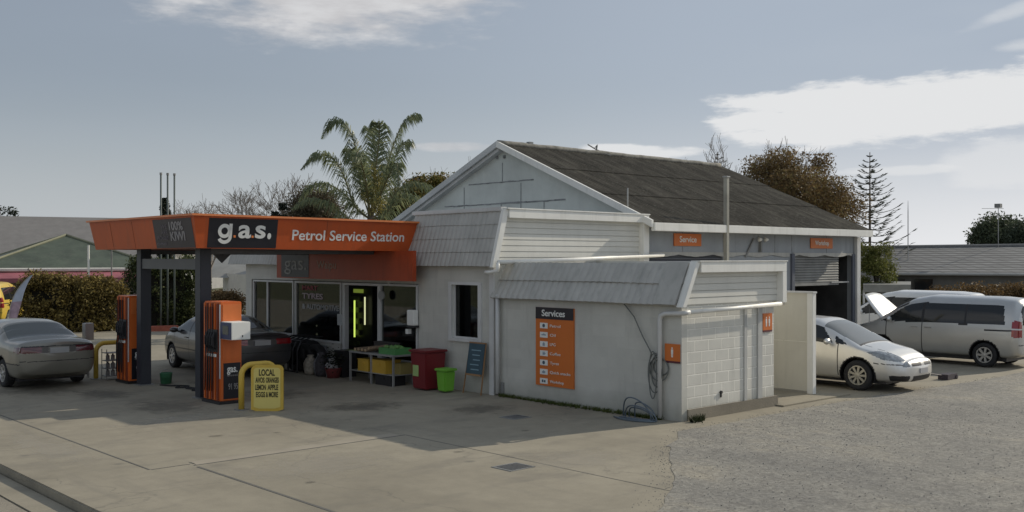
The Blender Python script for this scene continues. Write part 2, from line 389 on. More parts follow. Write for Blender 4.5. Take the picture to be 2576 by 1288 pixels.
def text(name, body, parent, origin, right, up, height, mat, width=None, depth=0.006, bold=0.0, align='LEFT', local=False):
    """lettering as a thin raised mesh. origin = baseline start on the sign's surface"""
    cu = bpy.data.curves.new(name, 'FONT'); cu.body = body; cu.size = 1.0; cu.extrude = 0.5; cu.offset = bold; cu.resolution_u = 4
    o = bpy.data.objects.new(name + '_tmp', cu); col.objects.link(o)
    bpy.context.view_layer.update()
    me = bpy.data.meshes.new_from_object(o.evaluated_get(bpy.context.evaluated_depsgraph_get()))
    bpy.data.objects.remove(o); bpy.data.curves.remove(cu)
    A = np.array([v.co[:] for v in me.vertices]); x0, x1 = A[:, 0].min(), A[:, 0].max()
    k = height / 0.70; kx = k if width is None else width / (x1 - x0)
    right = Vector(right).normalized(); up = Vector(up).normalized(); nrm = right.cross(up)
    off = Vector((0, 0, 0)) if local else wloc(parent)
    o3 = Vector(origin) - off
    sh = {'LEFT': 0, 'CENTER': (x1 - x0) / 2, 'RIGHT': (x1 - x0)}[align]
    for v in me.vertices:
        c = v.co.copy(); v.co = o3 + right * ((c.x - x0 - sh) * kx) + up * (c.y * k) + nrm * (0.001 + (c.z + .5) * depth)
    me.materials.clear(); me.materials.append(mat); me.update()
    ob = bpy.data.objects.new(name, me); col.objects.link(ob); ob.parent = parent
    return ob

def wave_rows(mb, P0, A, B, nrm, la, lb, pitch, amp, rows, lift=.03, m=0, step=6, wob=0.0):
    """corrugated rows: waves along A, courses stepping down B, each course lifted at its lower edge"""
    P0, A, B, nrm = Vector(P0), Vector(A).normalized(), Vector(B).normalized(), Vector(nrm).normalized()
    n = int(la / pitch * step)
    for r in range(rows):
        b0 = lb * r / rows; b1 = lb * (r + 1) / rows
        vs = []
        for i in range(n + 1):
            a = la * i / n; ph = abs(math.sin(PI * a / pitch)) if amp > 0 else 0
            w = wob * mnoise.noise(Vector((a * .8, r * 3.1, 0)))
            vs.append(P0 + A * a + B * b0 + nrm * (amp * ph))
            vs.append(P0 + A * a + B * (b1 + w) + nrm * (amp * ph + lift))
            vs.append(P0 + A * a + B * (b1 + w) + nrm * (amp * ph * .3))
        fs = []
        for i in range(n):
            k = 3 * i; fs += [(k, k + 1, k + 4, k + 3), (k + 1, k + 2, k + 5, k + 4)]
        mb.add(vs, fs, m)

# ------------------------------------------------------------------ setting: ground
g = MB(); g.quad((-1500, -1500, -.16), (1500, -1500, -.16), (1500, 1500, -.16), (-1500, 1500, -.16)); tag(g.build('ground', m_grass, loc=(0, 0, -.16)), kind='structure')
g = MB(); g.quad((-9, -120, -.12), (3.93, -120, -.12), (3.93, 200, -.12), (-9, 200, -.12)); tag(g.build('road', m_road, loc=(0, 0, -.12)), kind='structure')
g = MB(); g.box(3.95, 4.33, -80, 120, -.15, -.11); tag(g.build('gutter', m_conc, loc=(4, 0, -.15)), kind='structure')
g = MB()
for y in (9.3, 5.1, 13.9, 18.6): g.box(2.9, 3.02, y, y + 1.2, -.118, -.114)
tag(g.build('road_marking', M('road_paint', (.70, .62, .36), .7), loc=(3, 9, -.118)), kind='structure')
fc = MB(); fc.box(4.36, 60, -60, 41, -.15, 0); fore = tag(fc.build('forecourt', m_conc, loc=(4.36, 0, -.15), bevel=.02), kind='structure')
j = MB(); j.box(5.72, 5.745, 13.45, 41, -.01, .004)
j.box(6.28, 6.32, -20, 13.2, -.01, .004); j.build('joint', m_joint, fore)
j = MB(); j.box(5.75, 6.3, 13.43, 13.45, -.01, .004); j.box(6.3, 9.9, 13.3, 13.33, -.01, .004)
for x in (9.9,): j.box(x, x + .015, 2, 13.3, -.01, .003)
j.build('joint', m_joint, fore)
l = MB(); l.prism([(13.34, 0), (13.42, .010), (13.50, .010), (13.6, 0)], 'x', 6.35, 9.8); l.build('lip', m_lip, fore)
def stain_mat(name, c, k):
    mt, nt, N, L, P = newmat(name); tc = N.new('ShaderNodeTexCoord'); fl_ = N.new('ShaderNodeVectorMath'); fl_.operation = 'MULTIPLY'; fl_.inputs[1].default_value = (1, 1, 0); L.new(tc.outputs['Generated'], fl_.inputs[0])
    mp = N.new('ShaderNodeVectorMath'); mp.operation = 'SUBTRACT'; mp.inputs[1].default_value = (.5, .5, 0); L.new(fl_.outputs[0], mp.inputs[0])
    ln = N.new('ShaderNodeVectorMath'); ln.operation = 'LENGTH'; L.new(mp.outputs[0], ln.inputs[0]); g = N.new('ShaderNodeNewGeometry')
    d = _math(N, L, 'ADD', ln.outputs['Value'], _math(N, L, 'MULTIPLY', _math(N, L, 'SUBTRACT', _noise(N, L, g.outputs['Position'], 3.2, 9, .75), .5), 1.3))
    f = _math(N, L, 'MULTIPLY', _ramp(N, L, d, [(.16, (1, 1, 1)), (.42, (0, 0, 0))]), k)
    P.inputs['Base Color'].default_value = (*c, 1); P.inputs['Roughness'].default_value = .6; L.new(f, P.inputs['Alpha']); return mt
m_oil = stain_mat('oil_stain', (.06, .055, .046), .30); m_wash = stain_mat('pale_wash', (.48, .44, .36), .35)
random.seed(17)
for i, (x, y, rx, ry) in enumerate([(8.4, 18.9, .8, 1.3), (8.2, 21.6, .7, 1.2), (10.9, 19.2, .9, 1.1), (7.6, 15.3, .16, .14), (8.5, 14.9, .12, .1), (11.2, 16.4, 1.1, .8), (12.6, 14.6, .9, .7), (7.4, 23.2, 1.0, 1.4), (9.6, 11.6, .12, .10), (11.6, 12.3, .10, .12), (6.9, 11.3, .10, .08), (10.8, 21.9, .7, 1.0)]):
    q = MB(); z = .003 + .0004 * i; q.quad((x - rx, y - ry, z), (x + rx, y - ry, z), (x + rx, y + ry, z), (x - rx, y + ry, z)); q.build('oil_stain', m_oil, fore)
for i, (x, y, rx, ry) in enumerate([(8.0, 17.3, 1.6, .5), (7.6, 12.2, 1.8, 1.0), (10.5, 10.0, 1.2, .9), (5.3, 16.2, .5, 2.2)]):
    q = MB(); z = .0022 + .0002 * i; q.quad((x - rx, y - ry, z), (x + rx, y - ry, z), (x + rx, y + ry, z), (x - rx, y + ry, z)); q.build('worn_patch', m_wash, fore)
# gravel yard: ragged western edge
random.seed(3)
edge = []
yy = -40.0
while yy < 10.3:
    base = 9.06 + (yy - 7.28) * 1.30 if yy > 4 else 4.8
    xx = base + .35 * mnoise.noise(Vector((0, yy * .9, 0))) + .16 * mnoise.noise(Vector((3, yy * 4, 0))) + .05 * random.uniform(-1, 1)
    edge.append((xx, yy)); yy += .12 if yy > 4 else 2
top = []
xx = 13.4
while xx < 60:
    top.append((xx, 10.55 + (.12 if xx < 22 else -.1) * mnoise.noise(Vector((xx * .5, 1, 0))) - .05 * random.random() - (.0 if xx < 19 else .35 * min(1, (xx - 19) / 5)))); xx += .2 if xx < 34 else 3
g = MB(); g.poly([(p[0], p[1], .005) for p in edge] + [(p[0], p[1], .005) for p in top] + [(60, -40, .005)]); gv = tag(g.build('gravel_yard', m_grav, loc=(12, 5, .005)), kind='structure')
# loose stones scattered round the gravel edge
ls = MB(); random.seed(12)
def stone(mb, x, y, s, z0=0.0):
    vs = [(x + s * random.uniform(.6, 1.2) * math.cos(a), y + s * random.uniform(.6, 1.2) * math.sin(a), z0 + random.uniform(0, .2) * s) for a in (0, 1.57, 3.14, 4.71)]
    vs.append((x, y, z0 + s * random.uniform(.7, 1.1))); mb.add(vs, [(0, 1, 4), (1, 2, 4), (2, 3, 4), (3, 0, 4)])
for i in range(1500):
    p = random.choice([e for e in edge[-70:]] if i < 1000 else top[:60]); s = random.uniform(.004, .012)
    stone(ls, p[0] - abs(random.gauss(0, .25)) + .08 if i < 1000 else p[0] + random.uniform(-.1, .1), p[1] + (random.gauss(0, .1) if i < 1000 else abs(random.gauss(0, .1))), s)
for i in range(3500):
    y = 10.3 - 8.5 * random.random() ** 1.3; x = 9 + 11 * random.random()
    if x < 9.3 + (y - 7.28) * 1.30: continue
    stone(ls, x, y, random.uniform(.006, .015), .004)
tag(ls.build('loose_gravel', M('stone_chips', (.31, .29, .25), .9, var=.5, scale=25), loc=(12, 6, 0)), 'loose grey stone chips scattered over the gravel yard and its ragged edge', 'gravel', kind='stuff')
# weeds along the wall foot
def grass_tufts(name, label, pts, h, mat):
    mb = MB()
    for (x, y) in pts:
        for k in range(5):
            a = random.uniform(0, 2 * PI); hh = h * random.uniform(.4, 1.2); dx, dy = math.cos(a) * .03, math.sin(a) * .03
            lx, ly = random.uniform(-.06, .06), random.uniform(-.06, .06)
            mb.add([(x - dx * .3, y - dy * .3, 0), (x + dx * .3, y + dy * .3, 0), (x + lx + dx, y + ly + dy, hh)], [(0, 1, 2)])
    return tag(mb.build(name, mat), label, 'weeds', kind='stuff')
m_weed = leaf_mat('weed', [(.05, .07, .02), (.09, .12, .03), (.14, .15, .05)])
random.seed(5)
grass_tufts('weeds', 'short green weeds at the foot of the white block wall', [(14.16 - abs(random.gauss(0, .05)), 11.5 + 4.3 * random.random() ** 1.2) for i in range(420)], .08, m_weed)

# ------------------------------------------------------------------ workshop
RX0, RX1, WY0, WY1, RY, RZ, EZ = 18.8, 29.2, 15.9, 26.2, 21.0, 5.98, 3.70
ws = root('workshop', 'big grey gabled workshop with mossy dark roof and open roller doors', 'building', (24, 21, 0))
w = MB()
slope = (RZ - EZ) / (RY - 15.6)
def rz(y): return RZ - abs(y - RY) * slope
w.add([(19, WY0, 0), (19, WY1, 0), (19, WY1, rz(WY1) - .04), (19, RY, RZ - .08), (19, WY0, rz(WY0) - .04)], [(4, 3, 2, 1, 0)])
w.build('gable_wall', m_gable, ws)
w = MB()
w.box(19, 19.06, WY0, WY0 + .12, 0, 3.55); w.box(22.1, 25.35, WY0 + .0, WY0 + .12, 0, 2.96); w.box(28.75, 29.0, WY0, WY0 + .2, 0, 3.0)
w.box(19.0, 29.0, WY0, WY0 + .12, 2.96, 3.62)
w.box(28.9, 29.0, WY0 + .2, WY1, 0, 3.6); w.box(19.05, 29, WY1 - .1, WY1, 0, 3.6)
w.add([(29.0, WY0, 3.6), (29.0, WY1, 3.6), (29.0, RY, RZ - .1)], [(0, 1, 2)])
w.build('wall', m_wsh, ws)
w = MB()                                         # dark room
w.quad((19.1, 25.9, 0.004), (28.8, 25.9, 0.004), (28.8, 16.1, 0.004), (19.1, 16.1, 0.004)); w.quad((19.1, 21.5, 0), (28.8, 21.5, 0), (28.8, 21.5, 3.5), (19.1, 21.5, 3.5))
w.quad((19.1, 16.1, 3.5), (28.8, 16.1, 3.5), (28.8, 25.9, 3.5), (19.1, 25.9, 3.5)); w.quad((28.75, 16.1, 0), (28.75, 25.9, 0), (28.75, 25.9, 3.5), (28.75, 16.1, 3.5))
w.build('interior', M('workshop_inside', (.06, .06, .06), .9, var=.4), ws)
w = MB()
for (yy0, ss) in ((15.55, 1), (26.45, -1)):
    L_ = math.hypot(RY - yy0, RZ - rz(yy0))
    wave_rows(w, (RX0, RY, RZ), (1, 0, 0), (0, yy0 - RY, rz(yy0) - RZ), Vector((0, -ss * slope, 1)), RX1 - RX0, L_, .146, .03, 3, .02, step=6, wob=.02)
w.build('roof', m_roof, ws, smooth=False)
w = MB(); random.seed(4)
pts = [Vector((x, RY, RZ + .05 + .02 * mnoise.noise(Vector((x * 1.5, 0, 0))))) for x in np.arange(RX0 - .02, RX1 + .05, .3)]
w.tube(pts, .085, 8); w.build('ridge_cap', M('lichen_ridge', (.24, .23, .20), .9, var=.5, scale=5), ws, smooth=True)
w = MB()
w.box(18.8, 29.15, 15.46, 15.58, 3.50, 3.70); w.box(18.95, 29.1, 15.58, 15.9, 3.60, 3.62)
w.build('gutter', m_white, ws, bevel=.01)
w = MB()                                         # rake boards
def rake(mb, y0, z0, y1, z1, x0, x1, h):
    mb.add([(x0, y0, z0), (x0, y1, z1), (x0, y1, z1 - h), (x0, y0, z0 - h), (x1, y0, z0), (x1, y1, z1), (x1, y1, z1 - h), (x1, y0, z0 - h)],
           [(0, 1, 2, 3), (7, 6, 5, 4), (0, 4, 5, 1), (3, 2, 6, 7), (0, 3, 7, 4), (1, 5, 6, 2)])
rake(w, RY, RZ + .10, 15.5, rz(15.5) + .10, 18.72, 18.79, .17)
w.build('barge_board', m_white, ws)
w = MB(); rake(w, RY, RZ + .10, 26.5, rz(26.5) + .10, 18.72, 18.79, .17); rake(w, RY, RZ - .07, 26.4, rz(26.4) - .07, 18.80, 19.0, .10)
rake(w, RY, RZ - .02, 15.6, rz(15.6) - .02, 18.80, 19.0, .08)
w.build('barge_board', m_shade, ws)
w = MB()                                         # sheet joints and stains on the gable
xg = 18.995
for (y0, y1, z) in ((22.5, 19.8, 4.97), (23.6, 18.6, 4.38)):
    n = 24
    for i in range(n):
        a = y0 + (y1 - y0) * i / n; b = y0 + (y1 - y0) * (i + 1) / n; t_ = .018 + .03 * abs(mnoise.noise(Vector((a * 2, z, 0)))); dz = .015 * mnoise.noise(Vector((a * 3, z, 4)))
        w.box(xg - .004, xg, b, a, z - t_ + dz, z + t_ * .5 + dz)
for (y, z0, z1) in ((21.05, 4.99, 5.5), (22.7, 3.9, 4.9), (20.3, 3.9, 4.9), (21.1, 3.9, 4.36), (19.4, 3.9, 4.36)): w.box(xg - .003, xg, y - .014, y + .014, z0, z1)
w.box(xg - .03, xg, 21.22, 21.30, 5.62, 5.70); w.box(xg - .03, xg, 20.92, 21.0, 5.62, 5.70)
w.build('panel_joint', m_stain, ws)
# side wall sheet joints, wavy edged strip over the doors, roller doors
build_each('panel_joint', [(x - .01, x + .01, 15.893, 15.9, 2.98, 3.5) for x in (20.4, 22.1, 23.7, 24.5, 25.35, 27.2)], m_stain, ws)
w = MB()
def scallop(mb, x0, x1, z):
    n = int((x1 - x0) / .06)
    for i in range(n):
        a = x0 + (x1 - x0) * i / n; b = x0 + (x1 - x0) * (i + 1) / n
        za = z - .03 - .06 * abs(math.sin(a * 2.3 + .6)) - .012 * mnoise.noise(Vector((a * 5, 0, 0))); zb = z - .03 - .06 * abs(math.sin(b * 2.3 + .6)) - .012 * mnoise.noise(Vector((b * 5, 0, 0)))
        mb.add([(a, 15.87, z + .03), (b, 15.87, z + .03), (b, 15.87, zb), (a, 15.87, za), (a, 15.885, z + .03), (b, 15.885, z + .03), (b, 15.885, zb), (a, 15.885, za)],
               [(0, 3, 2, 1), (4, 5, 6, 7), (3, 7, 6, 2), (0, 1, 5, 4)])
for xa, xb in ((19.1, 22.1), (22.2, 25.2), (25.4, 28.7)):
    w = MB(); scallop(w, xa, xb, 2.98); w.build('header_scallop', m_mans, ws)
rd = MB(); z = 2.96
while z > 2.16: rd.prism([(15.955, z), (15.93, z - .02), (15.93, z - .055), (15.955, z - .075)], 'x', 25.45, 27.95); z -= .075
rd.box(25.45, 27.95, 15.93, 15.98, 2.06, 2.14); rdo = rd.build('roller_door', m_steeld, ws); h_ = MB(); h_.box(27.5, 28.5, 15.9, 15.93, 2.12, 2.16); h_.build('rail', m_steel, rdo)
rd = MB(); z = 2.96
while z > 2.6: rd.prism([(15.955, z), (15.93, z - .02), (15.93, z - .055), (15.955, z - .075)], 'x', 19.1, 22.05); z -= .075
rd.build('roller_door', M('roller_shade', (.10, .105, .12), .6), ws)
build_each('door_jamb', [(25.28, 25.42, 15.84, 15.9, 0, 2.98), (28.62, 28.76, 15.84, 15.9, 0, 2.98)], M('jamb_blue_grey', (.10, .11, .14), .6), ws)
w = MB(); w.box(28.78, 28.98, 15.78, 15.88, 0, 3.5); w.build('corner_post', m_trimg, ws)
# bench and clutter inside the open bay (its own things)
b = root('workbench', 'cluttered workbench inside the dark right hand workshop bay', 'workbench', (27, 20.6, 0))
q = MB(); q.box(25.6, 28.5, 20.2, 21, .85, .92); q.build('bench_top', M('bench_wood', (.20, .12, .07), .8), b)
build_each('leg', [(x - .05, x + .05, y, y + .1, 0, .85) for x in (25.7, 28.4) for y in (20.25, 20.85)], m_steeld, b)
q = root('lifting_hose', 'orange brown air hose draped in the open workshop bay', 'hose', (26.5, 17.6, 0)); t_ = MB()
t_.tube([(26.0, 17.6, 1.0), (26.15, 17.6, 1.65), (26.3, 17.6, 1.32), (26.6, 17.6, 1.18), (27.0, 17.6, .95), (27.1, 17.6, .02)], .03, 8); t_.build('hose_line', M('hose_tan', (.45, .22, .12), .6), q, smooth=True)

# sign panels on the workshop
def small_sign(label, x0, x1, y, z0, z1, words, h):
    r = root('wall_sign', label, 'sign', ((x0 + x1) / 2, y, z0))
    s = MB(); s.box(x0, x1, y - .02, y + .004, z0, z1); s.build('panel', m_org2, r, bevel=.004)
    text('lettering', words, r, ((x0 + x1) / 2, y - .021, (z0 + z1) / 2 - h * .4), (1, 0, 0), (0, 0, 1), h, m_sgw, width=(x1 - x0) * .62, align='CENTER', bold=.01)
    return r
small_sign('orange sign with white lettering high on the wall left of the steel post', 20.03, 21.13, 15.885, 3.16, 3.47, 'Service', .15)
small_sign('orange sign high on the wall above the half open roller door', 26.3, 27.5, 15.885, 3.14, 3.44, 'Workshop', .13)
# small white light fitting
q = root('flood_light', 'small white twin floodlight on the workshop wall below the gutter', 'light', (23.75, 15.8, 3.2)); t_ = MB()
t_.box(23.72, 23.78, 15.82, 15.89, 3.02, 3.36); t_.build('bracket', m_steeld, q)
for x in (23.6, 23.9):
    t_ = MB(); t_.lathe([(0.0, .0), (.03, .0), (.07, .09), (.0, .09)], (x, 15.72, 3.36), 12, axis='y'); t_.build('lamp_head', m_white, q, smooth=True)
w = MB(); w.cbox((23.25, 15.86, 3.14), (.05, .03, .62), Matrix.Rotation(R(38), 3, 'Y')); tag(w.build('wall_brace', m_steeld), 'dark diagonal brace on the workshop wall beside the floodlight', 'bracket')

# tall steel post and thin mast
pb = at(1826, 26.1); st = root('steel_post', 'tall weathered steel post standing in front of the workshop gutter', 'post', (pb.x, pb.y, 0))
w = MB(); w.box(pb.x - .055, pb.x + .055, pb.y - .055, pb.y + .055, 0, 4.92); w.build('shaft', M('post_weathered', (.36, .35, .30), .7, var=.3, streak=.4), st, bevel=.01)
w = MB(); w.box(pb.x - .07, pb.x + .07, pb.y - .07, pb.y + .07, 4.92, 4.95); w.build('cap', m_steel, st)
pb = at(1578, 24.9); w = MB(); w.tube([(pb.x, pb.y, 3.6), (pb.x, pb.y, gz(473, 24.9))], .018, 6); tag(w.build('vent_pipe', m_steel), 'thin grey pipe rising from the flat roof before the gable', 'pipe')
q = root('roof_antenna', 'bent old antenna lying on the mossy roof ridge', 'antenna', (22.7, 21, 6.2)); w = MB()
w.tube([(22.4, 21, 6.26), (22.75, 21, 6.14), (23.3, 20.9, 5.98)], .02, 6); w.tube([(22.75, 21, 6.0), (22.8, 21, 6.26)], .025, 6); w.tube([(22.6, 20.8, 6.25), (22.9, 21.2, 6.2)], .012, 5); w.build('rods', m_steeld, q)
w = MB(); w.cbox((20.0, 21, 6.10), (.16, .12, .10)); tag(w.build('ridge_stub', m_stain), 'small dark stub on the ridge near the gable peak', 'vent')

# ------------------------------------------------------------------ shop
SY0, SY1, SX = 15.92, 26.6, 14.15
shop = root('shop', 'pale grey shop with metal mansard roof and glazed front under the canopy', 'building', (16, 20, 0))
def yat(u, X=SX):
    t = (u - 1287.) / 2571.; a = math.cos(VA) + math.sin(VA) * t; b = math.sin(VA) - math.cos(VA) * t; return X / a * b
yW0, yW1 = yat(1205), yat(1138)              # side window
w = MB()
zt, zs_ = 2.20, .82
w.box(SX, SX + .15, SY0, yW0, 0, 2.72); w.box(SX, SX + .15, yW1, yat(1052), 0, 2.72); w.box(SX, SX + .15, yW0, yW1, 0, 1.12); w.box(SX, SX + .15, yW0, yW1, 2.28, 2.72)
w.box(SX, SX + .15, yat(1052), SY1, 2.27, 2.72)
w.box(SX, SX + .15, yat(735), yat(632), 0, .80); w.box(SX, SX + .15, yat(855), yat(742), 0, .72); w.box(SX, SX + .15, yat(1052) , yat(955), 0, .45)
w.box(SX, SX + .15, yat(632), SY1, 0, 2.27)
w.box(SX + .15, 19, SY0, SY0 + .15, 0, 2.72); w.box(SX + .15, 19, SY1 - .15, SY1, 0, 3.25)
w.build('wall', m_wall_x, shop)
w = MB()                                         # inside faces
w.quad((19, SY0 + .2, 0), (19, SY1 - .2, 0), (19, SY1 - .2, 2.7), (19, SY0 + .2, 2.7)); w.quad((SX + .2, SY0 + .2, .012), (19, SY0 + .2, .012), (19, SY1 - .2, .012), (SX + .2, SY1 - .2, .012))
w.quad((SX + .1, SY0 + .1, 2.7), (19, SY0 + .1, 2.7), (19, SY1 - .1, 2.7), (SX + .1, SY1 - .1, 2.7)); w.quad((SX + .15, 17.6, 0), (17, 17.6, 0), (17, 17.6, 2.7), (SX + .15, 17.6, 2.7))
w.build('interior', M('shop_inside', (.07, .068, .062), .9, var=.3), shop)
w = MB(); w.box(14.36, 18.95, SY0 + .02, 18.84, 3.58, 3.62); w.box(14.3, 18.95, 18.86, SY1, 3.28, 3.34); w.build('flat_roof', m_steel, shop)
# mansard
a0, a1 = Vector((14.33, 0, 3.86)), Vector((13.99, 0, 2.68))
w = MB(); dv = a1 - a0
wave_rows(w, (a0.x, SY0 - .02, a0.z), (0, 1, 0), (dv.x, 0, dv.z), Vector((dv.z, 0, -dv.x)), 2.95, dv.length, .15, .014, 4, .012, step=6, wob=.012)
low = a0 + dv * .42; dl = a1 - low
wave_rows(w, (low.x, 18.84, low.z), (0, 1, 0), (dl.x, 0, dl.z), Vector((dl.z, 0, -dl.x)), 8.5, dl.length, .15, .014, 2, .012, step=6, wob=.012)
w.add([(14.34, 18.86, 3.84), (14.0, 18.86, 2.7), (14.9, 18.86, 2.7), (14.9, 18.86, 3.84)], [(0, 1, 2, 3)])
w.box(14.03, 14.16, SY0 + .02, 27.3, 2.70, 2.73); w.build('mansard_roof', m_mans, shop)
w = MB(); w.box(14.28, 14.46, SY0 - .05, 18.95, 3.84, 3.93); w.build('capping', m_trimg, shop, bevel=.01)
w = MB()
w.prism([(13.97, 2.66), (14.30, 3.88), (14.45, 3.88), (14.12, 2.66)], 'y', SY0 - .12, SY0 - .03)
w.box(14.42, 18.95, SY0 - .16, SY0 - .0, 3.70, 3.88); w.box(14.36, 18.97, SY0 - .18, SY0 + .02, 3.88, 3.91); w.box(18.75, 18.95, SY0 - .16, SY0 - .0, 2.72, 3.698)
w.build('trim', m_white, shop, bevel=.006)
def boards(x0f, x1, y, zb, zt_, h, name='weatherboards', parent=shop):
    mb = MB(); z = zb
    while z < zt_ - .01:
        z2 = min(z + h, zt_); g_ = .012
        mb.add([(x0f(z), y - .024, z + g_), (x1, y - .024, z + g_), (x1, y - .016, z2), (x0f(z2), y - .016, z2), (x0f(z), y, z + g_), (x1, y, z + g_), (x1, y, z2), (x0f(z2), y, z2)],
               [(0, 1, 2, 3), (4, 5, 1, 0), (3, 2, 6, 7)]); z = z2
    mb.quad((x0f(zb), y - .002, zb), (x1, y - .002, zb), (x1, y - .002, zt_), (x0f(zt_), y - .002, zt_))
    return mb.build(name, m_board, parent)
boards(lambda z: 14.06 + (z - 2.68) * .28, 18.8, SY0 - .0, 2.74, 3.74, .125)
def pipe(name, pts, r, mt, parent, n=10): 
    mb = MB(); mb.tube(pts, r, n); return mb.build(name, mt, parent, smooth=True)
pipe('gutter_pipe', [(14.05, SY0 - .22, 2.77), (16.5, SY0 - .22, 2.83), (19.4, SY0 - .22, 2.93)], .045, m_white, shop)
pipe('gutter_pipe', [(14.05, SY0 - .22, 2.77), (14.03, SY0 - .22, 2.60), (14.0, SY0 - .02, 2.56), (13.98, SY0 + .1, 2.56)], .04, m_white, shop)
# fascia strip above windows, corner boards, frames
w = MB(); w.box(SX - .03, SX, SY0, SY0 + .14, 0, 2.68); w.box(SX - .05, SX, yW0 - .1, yW0, 1.06, 2.34); w.box(SX - .05, SX, yW1, yW1 + .1, 1.06, 2.34); w.box(SX - .05, SX, yW0, yW1, 2.28, 2.34); w.box(SX - .06, SX, yW0, yW1, 1.06, 1.12)
w.build('trim', m_trimg, shop)
sw = MB(); sw.box(SX + .02, SX + .06, yW0, yW0 + .04, 1.16, 2.28); sw.box(SX + .02, SX + .06, yW1 - .04, yW1, 1.16, 2.28); sw.box(SX + .02, SX + .06, yW0, yW1, 1.12, 1.16); wi = sw.build('window', m_trimg, shop)
sw = MB(); sw.box(SX + .07, SX + .075, yW0 + .002, yW1 - .002, 1.122, 2.278); sw.build('pane', m_pane, wi)
sw = MB(); sw.box(SX + .13, SX + .16, yW0 + .03, yW0 + .25, 1.2, 2.2, 0); sw.build('poster', M('poster_pink', (.28, .12, .12), .8, var=.7, scale=5), wi)
def window(u0, u1, z0, z1, mid=None):
    y1, y0 = yat(u0), yat(u1)
    f = MB(); t_ = .045
    f.box(SX - .02, SX + .08, y0, y0 + t_, z0, z1); f.box(SX - .02, SX + .08, y1 - t_, y1, z0, z1); f.box(SX - .02, SX + .08, y0 + t_, y1 - t_, z1 - t_, z1); f.box(SX - .05, SX + .08, y0 + t_, y1 - t_, z0, z0 + t_)
    if mid: ym = yat(mid); f.box(SX - .01, SX + .07, ym - .03, ym + .03, z0 + t_, z1 - t_)
    fo = f.build('window', m_trimg, shop)
    p = MB(); p.box(SX + .028, SX + .034, y0 + .02, y1 - .02, z0 + .02, z1 - .02); p.build('pane', m_pane, fo); return fo
wA = window(637, 738, .80, 2.25, 672); wB = window(742, 858, .72, 2.25); wC = window(955, 1050, .45, 2.25)
d = MB(); d.box(SX - .02, SX + .1, yat(955), yat(950), 0, 2.19); d.box(SX - .02, SX + .1, yat(868), yat(862), 0, 2.19); d.box(SX - .02, SX + .1, yat(955), yat(862), 2.19, 2.25); dfr = d.build('door_frame', m_trimg, shop)
# lettering on the window
for body, z, hh, ww, mt in (('MART', 2.02, .12, .75, M('letter_red', (.30, .05, .06), .6)), ('TYRES', 1.80, .14, 1.0, M('letter_pink', (.42, .33, .36), .6)), ('& AUTOMOTIVE', 1.53, .13, 1.75, M('letter_grey', (.38, .38, .38), .6))):
    text('lettering', body, wB, (SX + .022, yat(758), z), (0, -1, 0), (0, 0, 1), hh, mt, width=ww, bold=.02)
s = MB(); s.box(SX + .05, SX + .055, yat(850), yat(748), 1.33, 1.44); s.build('stripe', M('stripe_brown', (.22, .08, .04), .6), wB)
s = MB(); s.box(SX - .03, SX - .021, yat(862), yat(850), 1.18, 1.46); s.build('notice', M('notice_paper', (.50, .52, .52), .8), wB)
# shop interior things: lit drinks fridge, shelves
def inner(u, X): return yat(u, X)
fr = root('drinks_fridge', 'drinks fridge with two bright yellow green tubes inside the shop doorway', 'fridge', (15.6, inner(903, 15.6), 0))
yf = inner(903, 15.6); q = MB(); q.box(15.5, 16.2, yf - .75, yf + .75, 0, 2.1); q.build('cabinet', m_black, fr)
q = MB()
for z in (.5, .8, 1.1, 1.4, 1.7): q.box(15.46, 15.5, yf - .2, yf + .68, z, z + .14)
q.build('shelf_goods', M('goods', (.07, .09, .03), .5, var=.8, scale=9), fr)
q = MB(); q.tube([(15.42, inner(891, 15.42), gz(768, 24.5) ), (15.42, inner(891, 15.42), gz(871, 24.5))], .022, 8); q.build('light_tube', EM('tube_yellow', (.62, .80, .14), 1.1), fr)
q = MB(); q.tube([(15.42, inner(917, 15.42), gz(757, 24.5)), (15.42, inner(917, 15.42), gz(834, 24.5))], .020, 8); q.build('light_tube', EM('tube_pale', (.80, .82, .45), .85), fr)
q = MB(); q.box(15.44, 15.46, inner(912, 15.44), inner(888, 15.44), 1.93, 2.03); q.build('header_light', EM('header_green', (.30, .40, .06), .35), fr)
shf = root('goods_shelf', 'dim grocery shelves seen through the left shop window', 'shelf', (16.6, 24, 0)); q = MB(); q.box(16.5, 16.55, 21.5, 26, 0, 2)
for z in (.3, .75, 1.2, 1.65): q.box(16.15, 16.5, 21.5, 26, z, z + .03)
q.build('rack', M('rack_grey', (.16, .16, .16), .7), shf)
for z in (.33, .78, 1.23, 1.68):
    q = MB(); y = 21.6
    while y < 25.9: a = random.uniform(.08, .25); q.box(16.22, 16.45, y, y + a, z, z + random.uniform(.12, .34), random.randrange(4)); y += a + .02
    q.build('goods', [M('tin', (.25, .25, .26), .5), M('pack_blue', (.08, .12, .22), .5), M('pack_red', (.22, .06, .05), .5), M('pack_green', (.1, .16, .09), .5)], shf)
q = root('clip_light', 'string of three small white lights in the middle shop window', 'light', (SX + .1, yat(787), 1.0)); t_ = MB()
for z in (1.37, 1.10, .88): t_.lathe([(0, -.03), (.016, -.02), (.02, 0), (.016, .02), (0, .03)], (SX + .1, yat(787), z), 8)
t_.build('bulbs', EM('bulb_warm', (.9, .85, .6), .9), q); t_ = MB(); t_.tube([(SX + .1, yat(787), .85), (SX + .1, yat(787), 2.2)], .003, 4); t_.build('wire', m_black, q)

